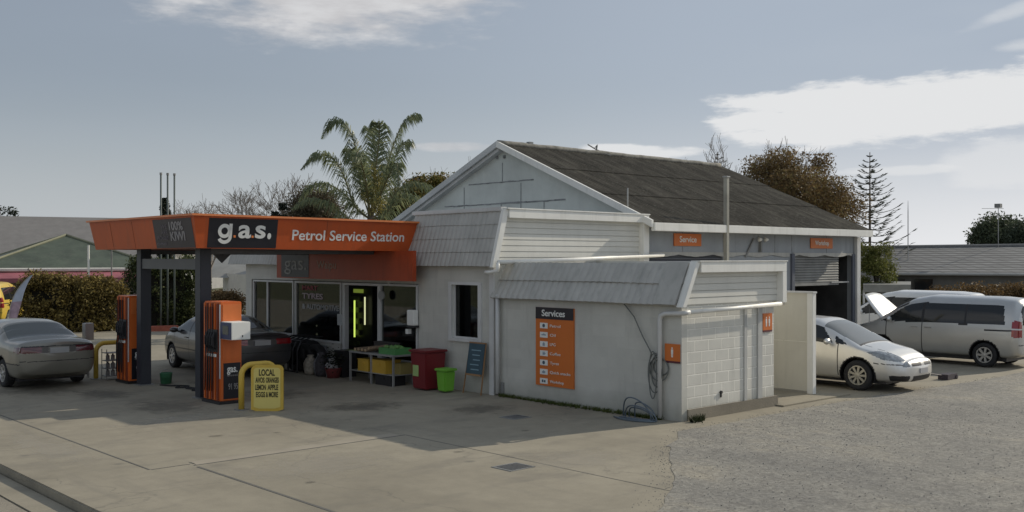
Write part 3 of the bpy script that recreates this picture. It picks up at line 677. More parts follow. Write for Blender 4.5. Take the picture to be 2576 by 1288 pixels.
# lower orange sign over the shop front
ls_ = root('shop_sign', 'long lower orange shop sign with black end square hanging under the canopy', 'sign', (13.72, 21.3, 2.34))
y1, y0 = yat(697, 13.72), yat(1039, 13.72); s = MB(); s.box(13.70, 13.80, y0, y1, 2.34, 3.02); s.build('panel', M('shop_sign_shaded', (.40, .058, .014), .45, var=.15, streak=.4), ls_)  # sign orange darkened towards red: canopy shade put into the colour
s = MB(); yb1, yb0 = yat(709, 13.72), yat(778, 13.72); s.box(13.692, 13.699, yb0, yb1, 2.37, 3.0); s.build('logo_panel', m_sgn, ls_)
text('lettering', 'gas.', ls_, (13.691, yat(716, 13.7), 2.56), (0, -1, 0), (0, 0, 1), .36, M('sign_grey', (.42, .42, .41), .6), width=yat(716, 13.7) - yat(771, 13.7), bold=.0)
text('lettering', 'Waipu', ls_, (13.699, yat(797, 13.7), 2.60), (0, -1, 0), (0, 0, 1), .19, M('sign_dull', (.50, .36, .30), .6), width=yat(797, 13.7) - yat(845, 13.7), bold=.01)

# ------------------------------------------------------------------ toilet block
TX0, TX1, TY0, TY1 = 14.22, 17.07, 11.1, 15.85
tb = root('toilet_block', 'low white painted block annex with scalloped metal mansard and weatherboard end', 'building', (15.6, 13.5, 0))
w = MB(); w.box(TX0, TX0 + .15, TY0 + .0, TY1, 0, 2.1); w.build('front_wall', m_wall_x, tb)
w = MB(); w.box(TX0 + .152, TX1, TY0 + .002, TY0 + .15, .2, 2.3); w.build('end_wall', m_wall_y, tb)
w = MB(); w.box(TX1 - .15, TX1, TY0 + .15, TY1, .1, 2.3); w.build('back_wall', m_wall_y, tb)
w = MB(); w.box(TX0 + .152, TX1 + .1, TY0 - .03, TY0 + .14, -.02, .198); w.box(TX1 - .1, TX1 + .35, TY0 + .14, TY1, -.02, .15); w.build('footing', M('brown_concrete', (.23, .205, .16), .9, var=.2, bump=.4), tb)
b0, b1 = Vector((14.50, 0, 2.76)), Vector((14.10, 0, 2.02)); dv = b1 - b0
w = MB(); wave_rows(w, (b0.x, TY0 + .02, b0.z), (0, 1, 0), (dv.x, 0, dv.z), Vector((dv.z, 0, -dv.x)), TY1 - TY0 + .1, dv.length, .17, .020, 2, .028, step=8, wob=.012)
w.box(14.14, 14.25, TY0 + .05, TY1, 2.06, 2.09); w.build('mansard_roof', m_mans, tb)
w = MB(); w.box(14.5, TX1 + .2, TY0 + .05, TY1, 2.70, 2.735); w.build('flat_roof', m_steel, tb)
w = MB(); dn = Vector((dv.z, 0, -dv.x)).normalized() * .055; pa, pb2 = Vector((b0.x, 0, b0.z)) + dn, Vector((b1.x, 0, b1.z)) + dn
w.add([(pa.x, TY0 + .02, pa.z), (pa.x, TY0 + .52, pa.z), (pb2.x, TY0 + .52, pb2.z), (pb2.x, TY0 + .02, pb2.z), (b0.x, TY0 + .52, b0.z), (b1.x, TY0 + .52, b1.z)], [(0, 1, 2, 3), (1, 4, 5, 2)]); w.build('flashing', m_mans, tb)
w = MB()
w.prism([(14.08, 2.00), (14.48, 2.79), (14.59, 2.79), (14.19, 2.00)], 'y', TY0 - .13, TY0 + .02)
w.box(14.58, TX1 + .22, TY0 - .15, TY0 - .0, 2.60, 2.79); w.box(14.52, TX1 + .24, TY0 - .17, TY0 + .04, 2.79, 2.81); w.box(TX1 + .08, TX1 + .22, TY0 - .15, TY0 - .0, 2.0, 2.598)
w.build('trim', m_white, tb, bevel=.006)
boards(lambda z: 14.16 + (z - 2.02) * .52, TX1 + .1, TY0 + .0, 2.03, 2.63, .12, parent=tb)
w = MB(); w.box(TX1 + .1, TX1 + .2, TY0, TY1, 2.0, 2.79); w.build('side_panel', m_board, tb)
pipe('gutter_pipe', [(14.28, TY0 - .12, 1.915), (15.6, TY0 - .12, 1.94), (TX1 + .05, TY0 - .12, 1.98)], .04, m_white, tb)
pipe('gutter_pipe', [(14.28, TY0 - .12, 1.915), (14.16, TY0 - .10, 1.90), (14.14, TY0 + .3, 1.88), (14.14, TY0 + .40, 1.84), (14.14, TY0 + .42, 1.76), (14.14, TY0 + .42, .03)], .042, m_trimg, tb)
pipe('downpipe', [(14.12, TY1 - .05, 2.1), (14.12, TY1 - .05, .05)], .045, m_trimg, tb)
w = MB(); w.box(TX1 + .22, TX1 + .6, TY0 + .1, TY0 + .22, 2.55, 2.66); w.build('gutter_stub', m_white, tb)
pipe('downpipe', [(TX1 + .26, TY0 - .05, 2.75), (TX1 + .26, TY0 - .05, 1.95)], .03, m_white, tb)
build_each('door_jamb', [(16.07, 16.16, TY0 - .02, TY0, .2, 1.98), (16.50, 16.64, TY0 - .03, TY0, .2, 1.98)], M('jamb_recess_shade', (.46, .46, .44), .6), tb)  # batten grey stands in for the shade of a recess
w = MB(); w.lathe([(0, 0), (.03, 0), (.03, -.03), (0, -.03)], (15.35, TY0, .42), 10, axis='y'); w.box(15.335, 15.365, TY0 - .02, TY0, .33, .42); w.build('tap', m_black, tb)
# moss clumps and debris at the near corner
random.seed(9)
grass_tufts('weeds', 'dark weeds and debris at the outer corner of the toilet block', [(14.3 + random.random() * .35, 11.0 - abs(random.gauss(0, .06))) for i in range(60)], .12, leaf_mat('weed_dark', [(.02, .03, .01), (.05, .06, .025)]))

# services board
yS1, yS0 = 14.79, 13.71
def yb(u): return yat(u, TX0)
yS1, yS0 = yb(1350), yb(1445); zS0, zS1 = .33, 1.88
sb = root('services_board', 'tall orange services board with seven icon rows on the white block wall', 'sign', (TX0, (yS0 + yS1) / 2, zS0))
s = MB(); s.box(TX0 - .035, TX0 - .003, yS0, yS1, zS0, zS1); s.build('panel', m_org2, sb)
s = MB(); s.box(TX0 - .041, TX0 - .0355, yS0, yS1, zS1 - .23, zS1 + .002); s.build('header', m_sgn, sb)
text('lettering', 'Services', sb, (TX0 - .042, yb(1366), zS1 - .17), (0, -1, 0), (0, 0, 1), .125, m_sgw, width=yb(1366) - yb(1424), bold=.015)
icons = ['Petrol', 'Oil', 'LPG', 'Coffee', 'Tyres', 'Quick snacks', 'Workshop']; icm = M('icon_blue', (.06, .09, .13), .6); icg = M('icon_grey', (.30, .36, .42), .6)
H = (zS1 - .27 - zS0) / 7.0
for i, wd in enumerate(icons):
    zc = zS1 - .27 - H * (i + .5); s = MB(); s.box(TX0 - .041, TX0 - .0355, yb(1380), yb(1361), zc - .055, zc + .055); ic = s.build('icon', m_sgw, sb, bevel=.0)
    s = MB(); yc = (yb(1380) + yb(1361)) / 2
    if i in (0, 4): s.lathe([(0, -.003), (.036, -.003), (.036, 0), (0, 0)], (TX0 - .0411, yc, zc), 14, axis='x')
    elif i == 1: s.box(TX0 - .044, TX0 - .0412, yc - .06, yc + .06, zc - .012, zc + .012); s.box(TX0 - .044, TX0 - .0412, yc - .02, yc + .02, zc + .014, zc + .025)
    elif i == 2: s.box(TX0 - .044, TX0 - .0412, yc - .03, yc + .03, zc - .035, zc + .02); s.box(TX0 - .044, TX0 - .0412, yc - .015, yc + .015, zc + .022, zc + .035)
    elif i == 3: s.box(TX0 - .044, TX0 - .0412, yc - .03, yc + .03, zc - .03, zc + .015); s.box(TX0 - .044, TX0 - .0412, yc - .05, yc - .034, zc - .015, zc + .01); s.box(TX0 - .044, TX0 - .0412, yc - .035, yc + .035, zc + .02, zc + .03)
    elif i == 5: s.prism([(yc - .05, zc), (yc, zc + .03), (yc + .05, zc), (yc + .03, zc - .03), (yc - .03, zc - .03)], 'x', TX0 - .044, TX0 - .0412)
    else: s.box(TX0 - .044, TX0 - .0412, yc - .05, yc - .008, zc - .025, zc + .02); s.box(TX0 - .044, TX0 - .0412, yc + .008, yc + .05, zc - .025, zc + .025)
    s.build('symbol', [icm, icg, icg, icg, icm, icg, icm][i], ic)
    text('lettering', wd, sb, (TX0 - .0355, yb(1386), zc - .025), (0, -1, 0), (0, 0, 1), .055, m_sgw, width=.045 * len(wd) * 1.0 + .02)
# small toilet signs
def pict(label, P, right, w_, h_, figs):
    nr = Vector(right).cross(Vector((0, 0, 1))); r = root('toilet_sign', label, 'sign', tuple(P)); P = Vector(P); rt = Vector(right)
    def bx(mb, a0, a1, z0, z1, d0, d1):
        p = [P + rt * a + Vector((0, 0, z)) + nr * d for a, z, d in ((a0, z0, d0), (a1, z0, d0), (a1, z1, d0), (a0, z1, d0), (a0, z0, d1), (a1, z0, d1), (a1, z1, d1), (a0, z1, d1))]
        mb.add(p, [(0, 3, 2, 1), (4, 5, 6, 7), (0, 1, 5, 4), (1, 2, 6, 5), (2, 3, 7, 6), (3, 0, 4, 7)])
    s = MB(); bx(s, -w_ / 2, w_ / 2, 0, h_, 0.002, .02); s.build('panel', m_org2, r)
    s = MB(); bx(s, -w_ / 2, w_ / 2, -.035, -.001, 0.002, .02); s.build('base_strip', M('strip_maroon', (.10, .02, .03), .6), r)
    for a in figs:
        s = MB(); k = h_ * .0
        bx(s, a - .022, a + .022, h_ * .42, h_ * .68, .0205, .024); bx(s, a - .018, a - .003, h_ * .22, h_ * .419, .0205, .024); bx(s, a + .003, a + .018, h_ * .22, h_ * .419, .0205, .024); bx(s, a - .013, a + .013, h_ * .71, h_ * .80, .0205, .024); s.build('pictogram', m_sgw, r)
    return r
pict('small orange toilet sign on the shaded wall beside the downpipe', (TX0 - .004, yat(1692, TX0), 1.05), (0, -1, 0), .33, .30, [0.0])
pict('small orange sign with two white figures on the sunlit block wall', (16.83, TY0 - .002, 1.48), (1, 0, 0), .30, .32, [-.05, .05])
# hose reel tangle and cable on the wall
m_hose = M('hose_grey', (.16, .17, .16), .6, obj=True); hz = root('garden_hose', 'grey garden hose hung and coiled at the wall corner by the downpipe', 'hose', (14.0, 11.9, 0))
random.seed(21); t_ = MB(); pts = []
def ctr(y, z): return (14.14, y, z)
t_.tube([(14.15, yb(1575), 2.02), (14.15, yb(1600), 1.8), (14.15, yb(1622), 1.45), (14.15, yb(1640), 1.22), (14.14, yb(1645), 1.15)], .012, 6)
for k in range(5):
    ph = k * .3; loop = []
    for i in range(29):
        a = 2 * PI * i / 28; loop.append((14.12 + .02 * k - .06 * random.random() * 0, yb(1650) + (.12 + .03 * k) * math.sin(a) * (1 if k % 2 else .7) - .03 * k, .78 + .035 * k + (.42 - .07 * k) * math.cos(a)))
    t_.tube(loop, .012, 6)
t_.build('coil', m_hose, hz, smooth=True)
t_ = MB()
for k in range(6):
    loop = []
    for i in range(33):
        a = 2 * PI * i / 32; rr = .30 + .05 * k; zz = .02 + (.30 + .04 * k) * max(0, math.sin(a)) * (.6 if k % 2 else 1)
        loop.append((13.90 - .04 * k + .08 * math.cos(a * 2), 11.72 + .06 * (k % 3) + rr * .8 * math.cos(a), max(.015, zz * (1 if k < 4 else .1))))
    t_.tube(loop, .013, 6)
t_.build('ground_coil', M('hose_blue', (.12, .15, .18), .6, obj=True), hz, smooth=True)
w = MB(); w.box(TX0 - .05, TX0, yb(1268), yb(1263), .0, .28); tag(w.build('pipe_stub', m_steeld), 'short grey pipe stub at the foot of the wall by the left downpipe', 'pipe')

# privacy screen
ps = root('privacy_screen', 'cream panel screen standing between the toilet block and the silver hatchback', 'fence', (19.05, 12.5, 0))
w = MB(); w.box(19.0, 19.05, 11.55, 14.2, .08, 1.10); w.box(19.0, 19.05, 11.55, 14.2, 1.108, 2.12); w.build('panel', m_cream, ps)
w = MB(); w.box(18.97, 19.10, 11.40, 11.54, 0, 2.12); w.build('post', m_white, ps, bevel=.008)
w = MB(); w.box(18.96, 19.10, 11.38, 14.2, 2.122, 2.16); w.build('capping', m_trimg, ps)
g = MB(); g.box(17.1, 19.6, 10.9, 14.5, .0, .03); tag(g.build('path', m_conc), kind='structure')

# drain grates
def grate(label, x, y, wx, wy):
    r = root('drain_grate', label, 'drain', (x, y, 0)); f = MB(); t_ = .03
    f.box(x - wx / 2, x + wx / 2, y - wy / 2, y - wy / 2 + t_, 0.001, .008); f.box(x - wx / 2, x + wx / 2, y + wy / 2 - t_, y + wy / 2, 0.001, .008); f.box(x - wx / 2, x - wx / 2 + t_, y - wy / 2 + t_, y + wy / 2 - t_, 0.001, .008); f.box(x + wx / 2 - t_, x + wx / 2, y - wy / 2 + t_, y + wy / 2 - t_, 0.001, .008)
    f.build('frame', m_steeld, r); f = MB(); f.quad((x - wx / 2, y - wy / 2, .0012), (x + wx / 2, y - wy / 2, .0012), (x + wx / 2, y + wy / 2, .0012), (x - wx / 2, y + wy / 2, .0012)); f.build('pit', m_dark, r)
    f = MB(); k = int(wx / .05)
    for i in range(1, k): f.box(x - wx / 2 + i * .05 - .008, x - wx / 2 + i * .05 + .008, y - wy / 2 + t_, y + wy / 2 - t_, .0015, .006)
    f.build('bars', m_steeld, r)
grate('rectangular drain grate in the sunlit concrete nearest the camera', 9.46, 10.26, .46, .40)
grate('drain grate in the shaded concrete before the services board', 12.45, 13.45, .44, .40)

# ------------------------------------------------------------------ canopy
CX, CY0, CY1, CZ0, CZ1 = 8.95, 18.8, 24.0, 3.05, 3.68
cn = root('canopy', 'orange fuel canopy on two dark posts joined to the shop', 'canopy', (9.5, 21.1, 0))
fl = .11
w = MB()                                      # right face leaning out (faces -Y)
def xend(z): return 14.10 + (z - 3.0) * .5
w.add([(CX, CY0, CZ0), (xend(CZ0), CY0, CZ0 - .04), (xend(CZ1), CY0 - fl, CZ1 - .03), (CX - fl, CY0 - fl, CZ1), (CX, CY0 + .08, CZ0), (xend(CZ0), CY0 + .08, CZ0 - .04), (xend(CZ1), CY0 + .08, CZ1 - .03), (CX, CY0 + .08, CZ1)],
      [(0, 1, 2, 3), (7, 6, 5, 4), (0, 4, 5, 1), (1, 5, 6, 2)])
w.add([(CX, CY0, CZ0), (CX - fl, CY0 - fl, CZ1), (CX - fl, CY1 + fl, CZ1), (CX, CY1, CZ0), (CX + .08, CY0, CZ0), (CX + .08, CY0, CZ1), (CX + .08, CY1, CZ1), (CX + .08, CY1, CZ0)],
      [(0, 1, 2, 3), (4, 7, 6, 5), (0, 3, 7, 4)])
w.add([(CX, CY1, CZ0), (CX - fl, CY1 + fl, CZ1), (14.4, CY1 + fl, CZ1), (13.95, CY1, CZ0), (CX, CY1 - .08, CZ0), (CX, CY1 - .08, CZ1), (14.4, CY1 - .08, CZ1), (13.95, CY1 - .08, CZ0)], [(0, 1, 2, 3), (4, 7, 6, 5), (0, 3, 7, 4)])
w.build('fascia', m_org, cn)
w = MB(); w.box(CX - fl - .06, CX - fl + .07, CY0 - fl - .06, CY1 + fl + .05, CZ1, CZ1 + .04); w.add([(CX - fl + .07, CY0 - fl - .06, CZ1), (xend(CZ1) + .03, CY0 - fl - .06, CZ1 - .03), (xend(CZ1) + .03, CY0 - fl + .06, CZ1 - .03), (CX - fl + .07, CY0 - fl + .06, CZ1), (CX - fl + .07, CY0 - fl - .06, CZ1 + .04), (xend(CZ1) + .03, CY0 - fl - .06, CZ1 + .01), (xend(CZ1) + .03, CY0 - fl + .06, CZ1 + .01), (CX - fl + .07, CY0 - fl + .06, CZ1 + .04)],
      [(0, 1, 5, 4), (4, 5, 6, 7), (2, 3, 7, 6), (0, 3, 2, 1)])
w.build('capping', m_org_lit, cn)
w = MB(); w.box(CX + .085, 14.0, CY0 + .085, CY1 - .085, CZ0 + .02, CZ1 - .05); w.build('roof', M('canopy_soffit', (.30, .30, .30), .7), cn)
tl = math.hypot(fl, CZ1 - CZ0); up_y = Vector((0, -fl, CZ1 - CZ0)).normalized(); up_x = Vector((-fl, 0, CZ1 - CZ0)).normalized()
def onY(x, z, o=0.0): t_ = (z - CZ0) / (CZ1 - CZ0); return Vector((x, CY0 - fl * t_, z)) + Vector((0, -up_y.z, up_y.y)) * o
def onX(y, z, o=0.0): t_ = (z - CZ0) / (CZ1 - CZ0); return Vector((CX - fl * t_, y, z)) + Vector((-up_x.z, 0, up_x.x)) * o
def panelY(x0, x1, z0, z1, o=.006):
    mb = MB(); p = [onY(x0, z0, o), onY(x1, z0, o), onY(x1, z1, o), onY(x0, z1, o), onY(x0, z0, .0005), onY(x1, z0, .0005), onY(x1, z1, .0005), onY(x0, z1, .0005)]
    mb.add(p, [(0, 1, 2, 3), (4, 0, 3, 7), (1, 5, 6, 2), (4, 5, 1, 0), (3, 2, 6, 7)]); return mb
def panelX(y0, y1, z0, z1, o=.006):
    mb = MB(); p = [onX(y1, z0, o), onX(y0, z0, o), onX(y0, z1, o), onX(y1, z1, o), onX(y1, z0, .0005), onX(y0, z0, .0005), onX(y0, z1, .0005), onX(y1, z1, .0005)]
    mb.add(p, [(0, 1, 2, 3), (4, 0, 3, 7), (1, 5, 6, 2), (4, 5, 1, 0), (3, 2, 6, 7)]); return mb
for x_ in (11.85, 13.05):
    panelY(x_, x_ + .012, CZ0 + .01, CZ1 - .035, .003).build('panel_seam', M('seam_%d' % int(x_ * 10), (.22, .04, .01), .6), cn)
for y_ in (21.7, 22.9):
    panelX(y_, y_ + .012, CZ0 + .01, CZ1 - .035, .003).build('panel_seam', M('seam_%d' % int(y_ * 10), (.22, .04, .01), .6), cn)
lp = panelY(9.16, 10.67, CZ0 + .01, CZ1 - .035).build('logo_panel', m_sgn, cn)
def stroke(mb, pts, w_):
    """flat lettering stroke on the canopy's near face: pts in sign metres"""
    n = len(pts); L_ = []; R_ = []
    for i in range(n):
        a = pts[max(i - 1, 0)]; b = pts[min(i + 1, n - 1)]; dx, dz = b[0] - a[0], b[1] - a[1]; q = math.hypot(dx, dz) or 1
        L_.append((pts[i][0] - dz / q * w_ / 2, pts[i][1] + dx / q * w_ / 2)); R_.append((pts[i][0] + dz / q * w_ / 2, pts[i][1] - dx / q * w_ / 2))
    for i in range(n - 1):
        q = [L_[i], R_[i], R_[i + 1], L_[i + 1]]
        mb.add([onY(p[0], p[1], .014) for p in q] + [onY(p[0], p[1], .0065) for p in q], [(0, 1, 2, 3), (0, 4, 5, 1), (2, 6, 7, 3)])
g_ = MB(); gx, gzz, gr_ = 9.50, 3.395, .105
stroke(g_, [(gx + gr_ * math.cos(a), gzz + gr_ * math.sin(a)) for a in np.linspace(0, 2 * PI, 33)], .072)
stroke(g_, [(gx + .128, gzz + .145), (gx + .128, gzz - .12)] + [(gx + .01 + .118 * math.cos(a), gzz - .12 + .10 * math.sin(a)) for a in np.linspace(0, -PI + .35, 12)[1:]], .070)
g_.build('lettering', m_sgw, cn)
text('lettering', 'a', cn, onY(9.80, 3.27, .007), (1, 0, 0), up_y, .37, m_sgw, width=.28, bold=.022)
text('lettering', 's', cn, onY(10.17, 3.27, .007), (1, 0, 0), up_y, .37, m_sgw, width=.235, bold=.022)
text('lettering', '.', cn, onY(10.45, 3.27, .007), (1, 0, 0), up_y, .5, m_sgw, width=.085, bold=.03)
for x in (9.725, 10.12):
    s = MB(); p = onY(x, 3.29, .007); s.cbox(p + Vector((0, -.003, 0)), (.045, .006, .045)); s.build('dot', m_sgdot, cn)
text('lettering', 'Petrol Service Station', cn, onY(11.03, 3.235, .001), (1, 0, 0), up_y, .215, m_sgw, width=2.88, bold=.012)
panelX(18.83, 20.62, CZ0 + .01, CZ1 - .035).build('logo_panel', M('banner_dark', (.05, .045, .055), .4, var=.3), cn)
m_dim = M('banner_letter', (.33, .31, .31), .6); m_dim2 = M('banner_letter_dim', (.16, .14, .15), .6)
for (bd, y, z, hh, ww, mt) in (('100%', 19.86, 3.42, .17, .62, m_dim), ('KIWI', 19.86, 3.21, .18, .66, m_dim), ('WE', 20.24, 3.46, .08, .28, m_dim2), ('ARE', 20.28, 3.34, .08, .32, m_dim2), ('PROUDLY', 20.50, 3.23, .08, .56, m_dim2), ('diesel', 20.55, 3.12, .07, .45, m_dim2)):
    text('lettering', bd, cn, onX(y, z, .007), (0, -1, 0), up_x, hh, mt, width=ww, bold=.02)
for yy in (19.66, 22.6):
    w = MB(); w.box(9.38, 9.62, yy - .12, yy + .12, .0, CZ0 + .02); p = w.build('post', m_post, cn, bevel=.008)
    w = MB(); w.box(9.33, 9.67, yy - .17, yy + .17, .0, .02); w.build('base_plate', m_steeld, p)
w = MB(); w.box(9.40, 9.60, 19.78, 22.48, 2.62, 2.84); w.box(9.62, 13.9, 19.62, 19.74, 2.94, 3.04); w.box(9.62, 13.9, 22.54, 22.66, 2.94, 3.04); w.build('beam', m_postg, cn)
# second canopy beam bracket seen behind the post
w = MB(); w.prism([(10.3, 3.03), (10.9, 3.03), (10.6, 2.75)], 'y', 21.0, 21.05); w.build('gusset', m_postg, cn)

# ------------------------------------------------------------------ pumps
m_disp = glassmat('pump_display', (.10, .11, .10), .15); m_nozz = M('nozzle_black', (.015, .015, .018), .5)
isl = MB(); isl.box(8.95, 10.05, 18.3, 24.1, 0, .0); 
def pump(label, yb0, yb1, term):
    """dispenser between yb0 (near end) and yb1; hoses on the -X face"""
    r = root('fuel_pump', label, 'fuel pump', (9.5, (yb0 + yb1) / 2, 0), group='orange fuel pumps by the canopy posts')
    w = MB(); w.box(9.30, 9.75, yb0, yb1, .06, 2.0); w.build('cabinet', m_pumporg, r, bevel=.015)
    w = MB(); w.box(9.26, 9.79, yb0 - .03, yb1 + .03, 0, .06); w.build('plinth', m_black, r)
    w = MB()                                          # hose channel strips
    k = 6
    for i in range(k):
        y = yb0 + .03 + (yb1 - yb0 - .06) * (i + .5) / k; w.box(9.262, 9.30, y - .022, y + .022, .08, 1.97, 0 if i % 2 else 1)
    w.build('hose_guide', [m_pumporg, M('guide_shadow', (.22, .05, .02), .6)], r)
    w = MB(); w.box(9.24, 9.262, yb0 + .04, yb0 + .42, 1.02, 1.46); w.build('nozzle_panel', m_black, r)
    for i in range(4):
        y = yb0 + .08 + .30 * i / 3.0
        n_ = MB(); n_.tube([(9.21, y, 1.42), (9.17, y, 1.30), (9.19, y, 1.14), (9.23, y, 1.08)], [.018, .026, .02, .014], 7); n_.box(9.15, 9.20, y - .012, y + .012, 1.16, 1.34); no = n_.build('nozzle', m_nozz, r, smooth=False)
        h_ = MB(); h_.tube([(9.19, y, 1.14), (9.17, y + .02, .9), (9.18, y + .05, .5), (9.20, y + .09, .26), (9.23, y + .13, .5), (9.245, y + .15, 1.9)], .010, 5); h_.build('hose', m_rub, no, smooth=True)
        h_ = MB(); h_.box(9.21, 9.24, y - .022, y + .022, .93, .985); h_.build('grade_tag', m_sgw, no)
    w = MB(); w.box(9.36, 9.72, yb0 - .008, yb0 - .0, .10, .80); lpn = w.build('logo_panel', m_sgn, r)
    text('lettering', 'gas.', lpn, (9.43, yb0 - .009, .62), (1, 0, 0), (0, 0, 1), .14, m_sgw, width=.22, bold=.02)
    text('lettering', 'diesel', lpn, (9.43, yb0 - .009, .54), (1, 0, 0), (0, 0, 1), .04, m_dim, width=.22)
    text('lettering', '91 95', lpn, (9.46, yb0 - .009, .28), (1, 0, 0), (0, 0, 1), .12, m_dim, width=.2)
    w = MB(); w.box(9.34, 9.74, yb0 - .010, yb0, 1.58, 1.95); w.build('upper_panel', M('panel_orange', (.70, .19, .05), .35), r, bevel=.004)
    w = MB(); w.box(9.34, 9.74, yb0 - .010, yb0, .86, 1.22); w.build('lower_panel', m_pumporg, r, bevel=.004)
    w = MB(); w.box(9.75, 9.765, yb0 + .1, yb1 - .1, 1.3, 1.7); w.build('display', m_disp, r)
    w = MB(); w.box(9.285, 9.30, yb0 + .0, yb0 + .03, .5, 1.95); w.build('corner_strip', m_trimg, r)
    if term:
        w = MB(); w.box(9.30, 9.70, yb0 - .45, yb0 - .012, 1.28, 1.62); w.build('payment_terminal', m_sgw, r, bevel=.01)
        w = MB(); w.box(9.285, 9.299, yb0 - .44, yb0 - .02, 1.29, 1.61); sc = w.build('screen_surround', M('surround_blue', (.05, .06, .13), .4), r)
        w = MB(); w.box(9.279, 9.2845, yb0 - .35, yb0 - .12, 1.38, 1.55); w.build('screen', m_disp, sc)
        w = MB(); w.box(9.52, 9.54, yb0 - .456, yb0 - .451, 1.33, 1.37); w.build('lock', m_black, r)
    return r
pump('nearer orange fuel pump with white payment terminal beside the front post', 18.5, 19.2, True)
pump('farther orange fuel pump standing behind the left canopy post', 22.95, 23.6, False)
isl = MB(); isl.box(8.98, 10.02, 17.9, 24.5, .0, .05)
# hoop bollards
def hoop(label, y, x0=9.15, x1=9.95, h=.84):
    r = .055; p = [(x0, y, 0), (x0, y, h - .2)] + [(x0 + .2 - .2 * math.cos(a), y, h - .2 + .2 * math.sin(a)) for a in np.linspace(0, PI / 2, 6)[1:]] + [(x1 - .2 + .2 * math.sin(a), y, h - .2 + .2 * math.cos(a)) for a in np.linspace(0, PI / 2, 6)] + [(x1, y, 0)]
    o = MB(); o.tube(p, r, 10); rt = root('hoop_bollard', label, 'bollard', ((x0 + x1) / 2, y, 0), group='yellow hoop bollards at the pump island ends'); o.build('hoop', m_yel, rt, smooth=True)
    o = MB(); 
    for x in (x0, x1): o.box(x - .1, x + .1, y - .1, y + .1, 0, .015)
    o.build('base_plate', m_steeld, rt); return rt
hoop('yellow hoop bollard behind the fruit sign in front of the near pump', 17.6, 9.27, 9.98)
hoop('yellow hoop bollard at the far end of the island by the left pump', 24.45, 9.12, 9.8)
# yellow sign board facing the street
pS = at(672, 19.1); fs_ = root('fruit_sign', 'yellow board listing local fruit leaning on the near hoop bollard', 'sign', (pS.x, pS.y, 0), rz=VA - PI / 2)
def rrect(w_, h_, r_, z0=0.0, curve=0.0):
    pts = []
    for (cx_, cz_, a0) in ((w_ / 2 - r_, h_ - r_, 0), (-w_ / 2 + r_, h_ - r_, PI / 2)):
        for k in range(6): a = a0 + PI / 2 * k / 5; pts.append((cx_ + r_ * math.cos(a), z0 + cz_ + r_ * math.sin(a)))
    pts += [(-w_ / 2, z0 + .03), (-w_ / 2 + .1, z0), (w_ / 2 - .1, z0), (w_ / 2, z0 + .03)]
    return pts
s = MB(); s.prism(rrect(.60, .86, .10), 'y', -.03, .03); s.build('board', m_yel, fs_, local=True)
s = MB(); s.prism([(p[0], p[1]) for p in rrect(.50, .76, .06, .05)], 'y', -.036, -.0305); s.build('face', m_yels, fs_, local=True)
m_ink = M('ink', (.045, .04, .015), .7)
for bd, z, x, ww in (('LOCAL', .665, 0, .30), ('AVOS', .535, -.13, .17), ('ORANGES', .535, .10, .24), ('LEMON', .40, -.12, .20), ('APPLE', .40, .11, .20), ('EGGS', .265, -.12, .17), ('&', .265, .0, .035), ('MORE', .265, .12, .17)):
    text('lettering', bd, fs_, (x + .0, -.0365, z), (1, 0, 0), (0, 0, 1), .095 if bd != 'LOCAL' else .115, m_ink, width=ww, bold=.03, align='CENTER', local=True, depth=.003)
# things by the posts
r = root('bucket', 'small green bucket at the foot of the left canopy post', 'bucket', (9.95, 22.55, 0)); w = MB(); w.lathe([(0, 0), (.11, 0), (.14, .24), (.15, .25), (.135, .25), (.12, .02), (0, .02)], (9.95, 22.45, 0), 16); w.build('pail', M('bucket_green', (.05, .18, .09), .5), r, smooth=True)
w = MB(); w.tube([(9.81, 22.45, .24), (9.84, 22.45, .30), (9.95, 22.45, .33), (10.06, 22.45, .30), (10.09, 22.45, .24)], .006, 6); w.build('handle', m_steel, r)
r = root('air_hose', 'black air hose lying on the concrete between the canopy posts', 'hose', (9.9, 21.3, 0)); w = MB()
w.tube([(9.7, 22.2, .015), (9.8, 21.9, .02), (9.95, 21.75, .015), (9.75, 21.5, .015), (9.9, 21.3, .03), (10.05, 21.05, .015), (9.8, 20.8, .015), (9.95, 20.6, .02), (9.9, 20.3, .015)], .018, 6)
w.tube([(9.9, 21.9, .015), (10.1, 21.6, .015), (9.85, 21.2, .02), (10.0, 20.9, .015)], .018, 6); w.build('line', m_rub, r, smooth=True)
r = root('wire_rack', 'dark wire bottle rack beside the far yellow hoop bollard', 'rack', (9.6, 24.15, 0)); w = MB()
for z in (.08, .26, .44, .62): w.box(9.2, 9.7, 24.0, 24.3, z, z + .015)
for x in (9.2, 9.7):
    for y in (24.0, 24.3): w.tube([(x, y, 0), (x, y, .72)], .01, 5)
w.build('frame', m_steeld, r)
for zz in (.095, .275, .455):
    w = MB()
    for i in range(4): w.lathe([(0, 0), (.045, 0), (.045, .11), (.02, .13), (.02, .15), (0, .15)], (9.27 + i * .12, 24.12, zz), 10)
    w.build('bottles', M('oil_bottle', (.25, .26, .26), .4), r)
r = root('squeegee_bin', 'grey windscreen washing bin on the far side of the left pump', 'bin', (8.85, 24.9, 0)); w = MB(); w.box(9.0, 9.2, 24.8, 25.0, 0.9, 1.3); w.tube([(9.1, 24.9, 0), (9.1, 24.9, .9)], .03, 8); w.build('holder', m_steel, r)

